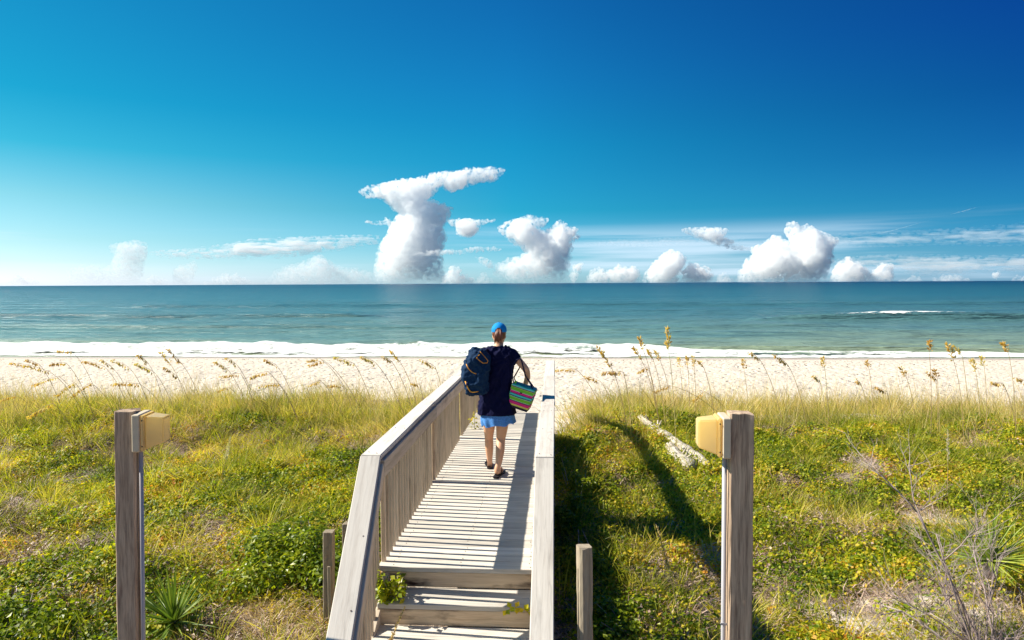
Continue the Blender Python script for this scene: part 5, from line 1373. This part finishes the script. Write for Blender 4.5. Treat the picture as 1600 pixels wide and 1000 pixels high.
def build_person():
    YP = 7.62
    O = Vector((onY(778, 700, YP).x, YP, 0))
    L = lambda px, py, dy=0.: onY(px, py, YP + dy) - O
    t = empty('person', O, 'person in a navy tunic and blue cap walking down the boardwalk to the beach', 'person')
    V, E, Rr = [], [], []
    def add(v, r, p=None):
        V.append(Vector(v)); Rr.append(r)
        if p is not None: E.append((p, len(V) - 1))
        return len(V) - 1
    hipc = L(777, 640); hipc.y = 0
    pelvis = add(hipc, (.125, .10))
    waist = add(hipc + Vector((0, .0, .20)), (.105, .085), pelvis)
    chest = add(L(777, 572) + Vector((0, .0, 0)), (.125, .10), waist)
    upch = add(L(777, 554), (.11, .085), chest)
    nb = add(L(779, 544), (.05, .055), upch)
    nk = add(L(779.5, 535, .02), (.047, .050), nb)
    jaw = add(L(780, 528, .045), (.055, .070), nk)
    hd = add(L(780, 519, .03), (.074, .088), jaw)
    top = add(L(780, 511, .03), (.060, .075), hd)
    nose = add(L(780, 524, .135), .010, jaw)
    for ex in (-.077, .077):
        add(V[hd] + Vector((ex * 1.02, -.01, -.040)), (.010, .018), jaw)
    # right arm: out, down and forward to carry the tote
    rs = add(L(799, 551), .052, upch); re_ = add(L(823, 578, -.02), .041, rs); fa = add(L(824.5, 590, .08), .036, re_)
    rw = add(L(821, 600, .15), .027, fa); pm = add(L(819, 606, .18), (.034, .02), rw)
    for k, (dx, l) in enumerate(((-.026, .066), (-.009, .075), (.009, .072), (.025, .058))):
        a = add(V[pm] + Vector((dx, .018, -.032)), .0085, pm); b = add(V[a] + Vector((0, .012, -l * .42)), .008, a); add(V[b] + Vector((0, -.026, -l * .22)), .007, b)
    th = add(V[rw] + Vector((-.034, -.004, -.035)), .010, rw); add(V[th] + Vector((-.008, .014, -.028)), .008, th)
    # left arm: bent forward to hold the strap of the bag
    ls = add(L(757, 551), .052, upch); le = add(L(729, 573, .02), .040, ls); lf = add(L(738, 566, .16), .033, le)
    lw = add(L(750, 556, .24), .027, lf); lp = add(L(756, 551, .25), (.034, .02), lw)
    for k, (dz, l) in enumerate(((-.026, .060), (-.009, .070), (.009, .066), (.025, .052))):
        a = add(V[lp] + Vector((.034, .004, dz)), .0085, lp); b = add(V[a] + Vector((l * .42, -.008, 0)), .008, a); add(V[b] + Vector((.006, -.03, 0)), .007, b)
    tl = add(V[lw] + Vector((.015, -.02, .03)), .010, lw); add(V[tl] + Vector((.02, -.012, .02)), .008, tl)
    # legs
    lh = add(L(764, 650), .082, pelvis); lt = add(L(764.5, 668, .06), .072, lh); lk = add(L(764, 683, .12), .052, lt); lc = add(L(764.5, 700, .14), .053, lk); lc2 = add(L(765, 716, .17), .036, lc)
    la = add(L(765.5, 729, .20), .030, lc2); la_z = V[la]
    lhl = add(Vector((V[la].x, V[la].y - .01, .058)), .032, la)
    f1 = add(Vector((V[la].x - .012, V[la].y + .09, .050)), (.034, .030), lhl); f2 = add(Vector((V[la].x - .030, V[la].y + .165, .034)), (.040, .016), f1); add(Vector((V[la].x - .038, V[la].y + .205, .030)), (.034, .011), f2)
    rh = add(L(786, 650), .084, pelvis); rt = add(L(784.5, 668, .0), .074, rh); rk = add(L(782.5, 686, .0), .054, rt); rc = add(L(781.5, 703, -.08), .056, rk); rc2 = add(L(779, 726, -.14), .037, rc)
    ra = add(Vector((L(776.5, 742, -.16).x, -.17, .10)), .031, rc2)
    rhl = add(Vector((V[ra].x, V[ra].y - .012, .052)), .032, ra)
    g1 = add(Vector((V[ra].x + .018, V[ra].y + .09, .050)), (.034, .030), rhl); g2 = add(Vector((V[ra].x + .040, V[ra].y + .165, .034)), (.040, .016), g1); add(Vector((V[ra].x + .048, V[ra].y + .205, .030)), (.034, .011), g2)
    body = link('body', skin_mesh('body', V, E, Rr, 0, 2, M_skin), t)
    # tunic
    def ring(pxl, pxr, py, ry, dy=0., tx=0., ty=0.):
        a, b = L(pxl, py, dy), L(pxr, py, dy); return ((a.x + b.x) / 2, dy, (a.z + b.z) / 2, (b.x - a.x) / 2, ry, tx, ty)
    rings = fine([ring(748.5, 805, 646.5, .150), ring(749, 804, 638, .148), ring(750, 801, 622, .142), ring(752, 799, 602, .128), ring(753, 800, 585, .122),
                  ring(752, 802, 570, .124), ring(750, 805, 560, .118), ring(751, 805, 552, .104), ring(757, 800, 546.5, .085), ring(765, 794, 543, .070), ring(770, 789.5, 541, .062)], 44)
    tme = sub_mesh([loft(rings, 60, (False, False), .05, 3)], 'tunic', M_shirt)
    wrinkle(tme, .020, 11, 5, (1.2, 1.2, .45), .5); wrinkle(tme, .010, 26, 8, (1, 1, .5), -.4)
    tun = link('tunic', tme, t)
    def sleeve(a, b, ra_, rb_, sd):
        a, b = Vector(a), Vector(b); d = (b - a).normalized(); u = d.cross(Vector((0, 1, 0))).normalized(); w = u.cross(d); V_, F_ = [], []; k, n_ = 22, 9
        for i in range(n_ + 1):
            f = i / n_; c = a.lerp(b, f) + Vector((0, 0, .02 * math.sin(math.pi * f))); r_ = lerp(ra_, rb_, f)
            for q in range(k):
                an = 6.2832 * q / k; e = r_ * (1 + .09 * mnoise.noise(Vector((math.cos(an) * 2, math.sin(an) * 2, f * 3 + sd))))
                V_.append(tuple(c + (u * math.cos(an) + w * math.sin(an)) * e))
        for i in range(n_):
            for q in range(k): F_.append((i * k + q, i * k + (q + 1) % k, (i + 1) * k + (q + 1) % k, (i + 1) * k + q))
        F_.append(tuple(range(k))[::-1])
        return V_, F_
    link('sleeve', sub_mesh([sleeve(L(792, 552), L(809, 564, -.01), .080, .064, 1)], 'sleeve', M_shirt), tun)
    link('sleeve', sub_mesh([sleeve(L(764, 552), L(744, 562, .01), .080, .066, 2)], 'sleeve', M_shirt), tun)
    # folds of cloth drawn towards the shoulder strap
    fl = []
    for k in range(5):
        a = L(766 + k * 5, 574 - k * 3, -.118); b = L(782 + k * 4, 556 - k * .6, -.100)
        fl.append(tube(bez(a, (a + b) / 2 + Vector((0, -.010, .01)), b, 6), [.002, .007, .009, .009, .008, .006, .002], 6))
    link('cloth_fold', pymesh('cloth_fold', fl, M_shirt), tun)
    # frilled denim skirt
    rs_ = fine([ring(752, 803, 644, .140), ring(751, 804, 650, .150), ring(751.5, 804.5, 656, .156, 0, .06), ring(754, 805.5, 662, .162, 0, .10)], 12)
    V_, F_ = loft(rs_, 72, (False, False), .02, 9)
    V2 = []
    for i, v in enumerate(V_):
        ringi = i // 72; an = (i % 72) / 72 * 6.2832; a = (ringi / 11) ** 1.5
        V2.append((v[0] + a * .013 * math.cos(an * 11) * math.cos(an), v[1] + a * .013 * math.cos(an * 11) * math.sin(an), v[2] + a * .010 * math.sin(an * 7 + 1)))
    link('skirt', sub_mesh([(V2, F_)], 'skirt', M_denim), t)
    # hair, ponytail, cap
    hc = V[hd]
    def ell(c, r, seg=24, zmin=None, wob=0.):
        bm = bmesh.new(); bmesh.ops.create_uvsphere(bm, u_segments=seg, v_segments=16, radius=1)
        for v in bm.verts:
            w = 1 + wob * mnoise.noise(v.co * 3); v.co = Vector((v.co.x * r[0] * w, v.co.y * r[1] * w, v.co.z * r[2] * w)) + Vector(c)
        if zmin is not None: bmesh.ops.delete(bm, geom=[v for v in bm.verts if v.co.z < zmin(v.co)], context='VERTS')
        V_ = [tuple(v.co) for v in bm.verts]; bm.verts.index_update(); F_ = [tuple(v.index for v in f.verts) for f in bm.faces]; bm.free(); return V_, F_
    hair = link('hair', sub_mesh([ell(hc + Vector((0, -.016, -.002)), (.080, .086, .100), 24, lambda c: hc.z - .075 + (c.y - hc.y) * .55, .05)], 'hair', M_hair), t)
    pt = []
    for k in range(9):
        ox = (k - 4) * .0065
        top_ = L(779.5, 514.5, -.060) + Vector((ox * .5, -.004 * (k % 3), 0)); m1 = L(779, 524, -.135) + Vector((ox * 1.5, .008 * (k % 2), 0)); bt = L(776.5 + (k % 3) * 1.2, 537.5 - (k % 4) * 1.4, -.10) + Vector((ox, 0, 0))
        pt.append(tube(bez(top_, m1, bt, 9), [.010, .012, .014, .015, .015, .014, .012, .010, .007, .002], 6))
    link('ponytail', pymesh('ponytail', pt, M_hair), hair)
    cap = link('cap', sub_mesh([ell(hc + Vector((0, -.004, .022)), (.087, .100, .088), 28, lambda c: hc.z + .002 + (c.y - hc.y) * .02 + (.055 * math.exp(-((c.x - hc.x) / .022) ** 2) if c.y < hc.y - .03 else 0))], 'cap', M_cap), t)
    bp = hc + Vector((0, .085, .008)); Vb, Fb = [], []
    for i in range(7):
        for j in range(9):
            u = (j / 8 - .5) * 2; f = i / 6; Vb.append((bp.x + u * .072 * (1 - .25 * f * f), bp.y + f * .075 * (1 - .35 * u * u), bp.z - .012 * u * u - .012 * f))
    for i in range(6):
        for j in range(8): Fb.append((i * 9 + j, i * 9 + j + 1, (i + 1) * 9 + j + 1, (i + 1) * 9 + j))
    bme = pymesh('peak', [(Vb, Fb)], None); bme = apply_mods(bme, [('SOLIDIFY', dict(thickness=.004))]); bme.materials.clear(); bme.materials.append(M_cap)
    link('peak', bme, cap)
    bm = bmesh.new(); bmesh.ops.create_uvsphere(bm, u_segments=10, v_segments=6, radius=.007); bm2 = bpy.data.meshes.new('cap_button'); bm.to_mesh(bm2); bm.free(); bm2.materials.append(M_cap)
    link('cap_button', bm2, cap, None, hc + Vector((0, -.004, .111)))
    # face, turned away from the camera
    for s in (-1, 1):
        bm = bmesh.new(); bmesh.ops.create_uvsphere(bm, u_segments=10, v_segments=6, radius=.011); e = bpy.data.meshes.new('eye')
        bm.to_mesh(e); bm.free(); e.materials.append(M_white); link('eye', e, t, None, hc + Vector((s * .03, .076, -.020)))
    bm = bmesh.new(); bmesh.ops.create_uvsphere(bm, u_segments=12, v_segments=6, radius=1); bmesh.ops.scale(bm, vec=(.022, .008, .006), verts=bm.verts); e = bpy.data.meshes.new('mouth'); bm.to_mesh(e); bm.free()
    e.materials.append(simple_mat('lips', (.42, .13, .10), .5, .4)); link('mouth', e, t, None, V[jaw] + Vector((0, .066, -.012)))
    # flip-flops
    for (ank, dxh, yaw) in ((la, -.022, R(11)), (ra, .024, R(-13))):
        c = Vector((V[ank].x, V[ank].y, 0)); q = link('flip_flop', None or bpy.data.meshes.new('flip_flop'), t)
        out = [(-.030, -.05), (-.034, 0), (-.034, .08), (-.046, .15), (-.044, .20), (-.020, .235), (.018, .235), (.040, .205), (.042, .15), (.034, .08), (.034, 0), (.030, -.05), (.014, -.066), (-.014, -.066)]
        bm = bmesh.new(); lo = [bm.verts.new((x, y, 0.003)) for x, y in out]; hi = [bm.verts.new((x, y, .021)) for x, y in out]
        bm.faces.new(lo); bm.faces.new(hi[::-1])
        for i in range(len(out)): bm.faces.new((lo[i], lo[(i + 1) % len(out)], hi[(i + 1) % len(out)], hi[i]))
        bmesh.ops.recalc_face_normals(bm, faces=bm.faces); bm.to_mesh(q.data); bm.free(); q.data.materials.append(M_rubber)
        q.location = c; q.rotation_euler = (0, 0, yaw)
        st = [tube(bez((-.034, .055, .018), (-.035, .115, .10), (-.004, .175, .035), 7), .006, 6), tube(bez((.034, .055, .018), (.035, .115, .10), (-.004, .175, .035), 7), .006, 6),
              tube(bez((-.034, .055, .018), (0, -.085, .075), (.034, .055, .018), 9), .0055, 6)]
        link('thong', pymesh('thong', st, M_rubber), q)

    # ---------------- duffel bag on the left shoulder
    bc = onY(745, 582, YP - .22)
    bag = empty('duffel_bag', bc, 'navy canvas duffel bag with orange piping slung on the person\'s left shoulder', 'bag')
    q = lambda px, py, dy=0.: onY(px, py, YP - .22 + dy) - bc
    def bring(xl, xr, py, ry, tx=0.):
        a, b = q(xl, py), q(xr, py); return ((a.x + b.x) / 2, 0, (a.z + b.z) / 2, (b.x - a.x) / 2, ry, tx, 0)
    rg = fine([bring(738, 752, 614.5, .05, .10), bring(732, 757, 613.5, .095, .06), bring(728, 760, 608, .118, -.02), bring(725, 762, 597, .130, -.1), bring(724.5, 763, 584, .135, -.15), bring(727, 764, 568, .128, -.18), bring(731, 764, 557, .112, -.2), bring(735, 761, 549.5, .085, -.2), bring(742, 757, 546.5, .04, -.2)], 34)
    bme_ = sub_mesh([loft(rg, 60, (True, True), .05, 5)], 'bag_body', M_canvas)
    wrinkle(bme_, .030, 9, 15, (1, 1, 1.3), .9); wrinkle(bme_, .012, 24, 18, (1, 1, 1.2), .2)
    body_b = link('bag_body', bme_, bag)
    from mathutils.bvhtree import BVHTree
    bvh = BVHTree.FromPolygons([tuple(v.co) for v in bme_.vertices], [tuple(p.vertices) for p in bme_.polygons])
    def surf(px, py, k=1.):          # a point on the near side of the bag
        o_ = Vector((0, 0, CAMZ)) - bc; d_ = ray(px, py); h = bvh.ray_cast(o_, d_)
        if h[0] is None:
            h = bvh.find_nearest(o_ + d_ * (bc - Vector((0, 0, CAMZ))).length)
        return h[0] - d_ * .004

    def pipe(pts, r_=.006):
        P_ = [surf(*p) for p in pts]; link('piping', pymesh('piping', [tube(P_, r_, 6)], M_piping), bag)
    pipe([(727, 596), (728.5, 600), (730, 604), (732, 608), (734.5, 611.5), (738, 612.8), (742, 612.5), (747, 611.5)], .0075)
    pipe([(728.5, 569), (730, 572.5), (732, 576), (734.5, 579), (737.5, 581.5), (741, 583.3), (744, 584)], .005)
    fpts = [(750, 549.5), (757, 557), (762.5, 564), (761, 567), (755, 567.5), (750, 564), (744.5, 559), (747.5, 555.5), (750, 554)]
    pipe(fpts, .0042)
    fv = [surf(x, y) + Vector((0, -.008, 0)) for x, y in ((751, 551), (757, 557.5), (762, 564), (760, 566.5), (755, 566.5), (750, 563), (746, 559), (749, 555))]
    link('flap', pymesh('flap', [([tuple(v) for v in fv], [tuple(range(len(fv)))])], M_canvas), bag)
    sp_ = [surf(752, 553) , onY(764, 544.5, YP - .06) - bc + Vector((0, 0, .012)), onY(762, 546, YP + .10) - bc, onY(752, 553, YP + .22) - bc, onY(748, 566, YP + .16) - bc, onY(736, 590, YP - .05) - bc, surf(730, 600)]
    link('shoulder_strap', pymesh('shoulder_strap', [tube([sp_[0]] + bez(sp_[0], sp_[1], sp_[2], 6)[1:] + sp_[3:], .014, 8)], M_strap), bag)
    # small white emblem: a ring and a tick
    c0 = q(724.5, 590.5) + Vector((-.004, -.03, 0))
    a_ = [c0 + Vector((.004 + .010 * math.cos(u), -.012, .012 * math.sin(u))) for u in [k * .5236 for k in range(13)]]
    b_ = [c0 + Vector((.016, -.014, .012)), c0 + Vector((.020, -.016, -.008)), c0 + Vector((.030, -.022, .010))]
    link('emblem', pymesh('emblem', [tube(a_, .0032, 6), tube(b_, .0032, 6)], M_white), bag)

    # ---------------- striped cooler tote
    Yt = YP - .04
    tc_ = onY(815, 620, Yt)
    tote = empty('tote_bag', tc_, 'square cooler tote in bright green, pink and turquoise stripes, hanging from the person\'s right arm', 'bag', None, (R(0), R(17), R(-8)))
    m, n, l = new_mat('striped fabric'); tx = n.new('ShaderNodeTexCoord'); sp = n.new('ShaderNodeSeparateXYZ'); l.new(tx.outputs['Object'], sp.inputs[0])
    mr = n.new('ShaderNodeMapRange'); mr.inputs[1].default_value = -.13; mr.inputs[2].default_value = .13; l.new(sp.outputs[2], mr.inputs[0])
    NV, WH, GR_, PK, TQ, YL = (.006, .006, .07), (.62, .70, .68), (.20, .62, .02), (.85, .010, .22), (.06, .66, .58), (.75, .70, .10)
    rp = ramp(n, [(0, (.01, .005, .02)), (.09, YL), (.16, PK), (.285, NV), (.32, WH), (.335, GR_), (.47, WH), (.485, NV), (.52, TQ), (.605, NV), (.63, PK), (.725, WH), (.74, GR_), (.87, YL), (.885, NV), (.915, WH), (.93, TQ), (1, TQ)], 'CONSTANT')
    l.new(mr.outputs[0], rp.inputs[0]); b = n.new('ShaderNodeBsdfPrincipled'); b.inputs['Roughness'].default_value = .6; l.new(rp.outputs[0], b.inputs['Base Color'])
    nz = n.new('ShaderNodeTexNoise'); nz.inputs['Scale'].default_value = 300; l.new(tx.outputs['Object'], nz.inputs['Vector']); bp_ = n.new('ShaderNodeBump'); bp_.inputs['Strength'].default_value = .2; bp_.inputs['Distance'].default_value = .001; l.new(nz.outputs[0], bp_.inputs['Height']); l.new(bp_.outputs[0], b.inputs['Normal'])
    o_ = n.new('ShaderNodeOutputMaterial'); l.new(b.outputs[0], o_.inputs[0]); M_stripe = m
    def puff(name, W0, W1, D0, D1, z0, z1, mat, loc, rot=(0, 0, 0), bulge=.012):
        k = 10; Vv, Ff = [], []
        rgs = []
        for i in range(k + 1):
            f = i / k; w = lerp(W0, W1, f) / 2; d = lerp(D0, D1, f) / 2; z = lerp(z0, z1, f); e = bulge * math.sin(math.pi * f)
            pr = []
            for (sx, sy) in ((-1, -1), (1, -1), (1, 1), (-1, 1)): pr.append((sx, sy))
            ring_ = []
            for s_ in range(4):
                a, b2 = pr[s_], pr[(s_ + 1) % 4]
                for j in range(6):
                    g = j / 6; x = lerp(a[0], b2[0], g) * w; y = lerp(a[1], b2[1], g) * d; ee = e * math.sin(math.pi * g)
                    if a[1] == b2[1]: y += a[1] * ee
                    else: x += a[0] * ee
                    ring_.append((x, y, z + .004 * math.sin(j * 2 + i)))
            Vv += ring_; 
        K = 24
        for i in range(k):
            for j in range(K): Ff.append((i * K + j, i * K + (j + 1) % K, (i + 1) * K + (j + 1) % K, (i + 1) * K + j))
        Ff.append(tuple(range(K))[::-1]); Ff.append(tuple(range(k * K, k * K + K)))
        return link(name, pymesh(name, [(Vv, Ff)], mat, False), tote, None, loc, rot)
    puff('tote_body', .235, .265, .15, .165, -.125, .125, M_stripe, (0, 0, 0))
    puff('side_panel', .012, .012, .135, .150, -.115, .105, M_stripe, (-.127, 0, .018), (0, R(-3.5), 0), .003)
    puff('side_panel', .012, .012, .135, .150, -.115, .105, M_stripe, (.127, 0, .018), (0, R(3.5), 0), .003)
    box('base_panel', (0, 0, -.128), (.228, .145, .012), M_strap, tote)
    box('lid', (0, 0, .130), (.262, .165, .010), simple_mat('turquoise lid', (.03, .36, .33), .6, .3), tote)
    box('logo_patch', (-.005, -.0925, .058), (.026, .003, .012), M_rubber, tote, bev=.001)
    inv = tote.matrix_basis.copy(); inv = (Matrix.Translation(tc_) @ Euler((0, R(17), R(-8))).to_matrix().to_4x4()).inverted()
    W = lambda px, py, Y: inv @ onY(px, py, Y)
    arm = W(813.5, 562, YP - .055)
    s1 = bez((-.115, -.07, .12), (-.09, -.05, .25), arm + Vector((-.05, -.005, 0)), 6) 
    s1 = [Vector((-.112, -.06, .12)), W(799.5, 585, YP - .10), W(800, 572, YP - .11), W(806, 563, YP - .11), W(812, 560.5, YP - .10), W(815, 563, YP - .085), W(817, 572, YP - .07), W(820, 584, YP - .05), W(824, 592, YP - .05), W(829, 600, YP - .05), Vector((.105, -.05, .125))]
    link('strap', pymesh('strap', [tube(s1, .0075, 6)], M_strap), tote)
    s2 = [Vector((-.112, .06, .12)), W(803, 590, YP + .05), W(811, 576, YP + .08), W(815, 566, YP + .04), W(817.5, 570, YP + .05), W(822, 588, YP + .06), Vector((.105, .06, .125))]
    link('strap', pymesh('strap', [tube(s2, .0075, 6)], M_strap), tote)
    box('zip_pull', (-.105, -.05, .145), (.02, .03, .03), simple_mat('lime tag', (.16, .55, .02), .6, .3), tote)
build_person()

for mt in bpy.data.materials: mt.use_backface_culling = False
S.cycles.max_bounces = 64; S.cycles.volume_bounces = 64; S.cycles.glossy_bounces = 3; S.cycles.transparent_max_bounces = 12; S.cycles.diffuse_bounces = 4; S.cycles.transmission_bounces = 4
S.cycles.use_denoising = True; S.cycles.volume_step_rate = .5; S.cycles.volume_max_steps = 256
S.cycles.caustics_reflective = False; S.cycles.caustics_refractive = False
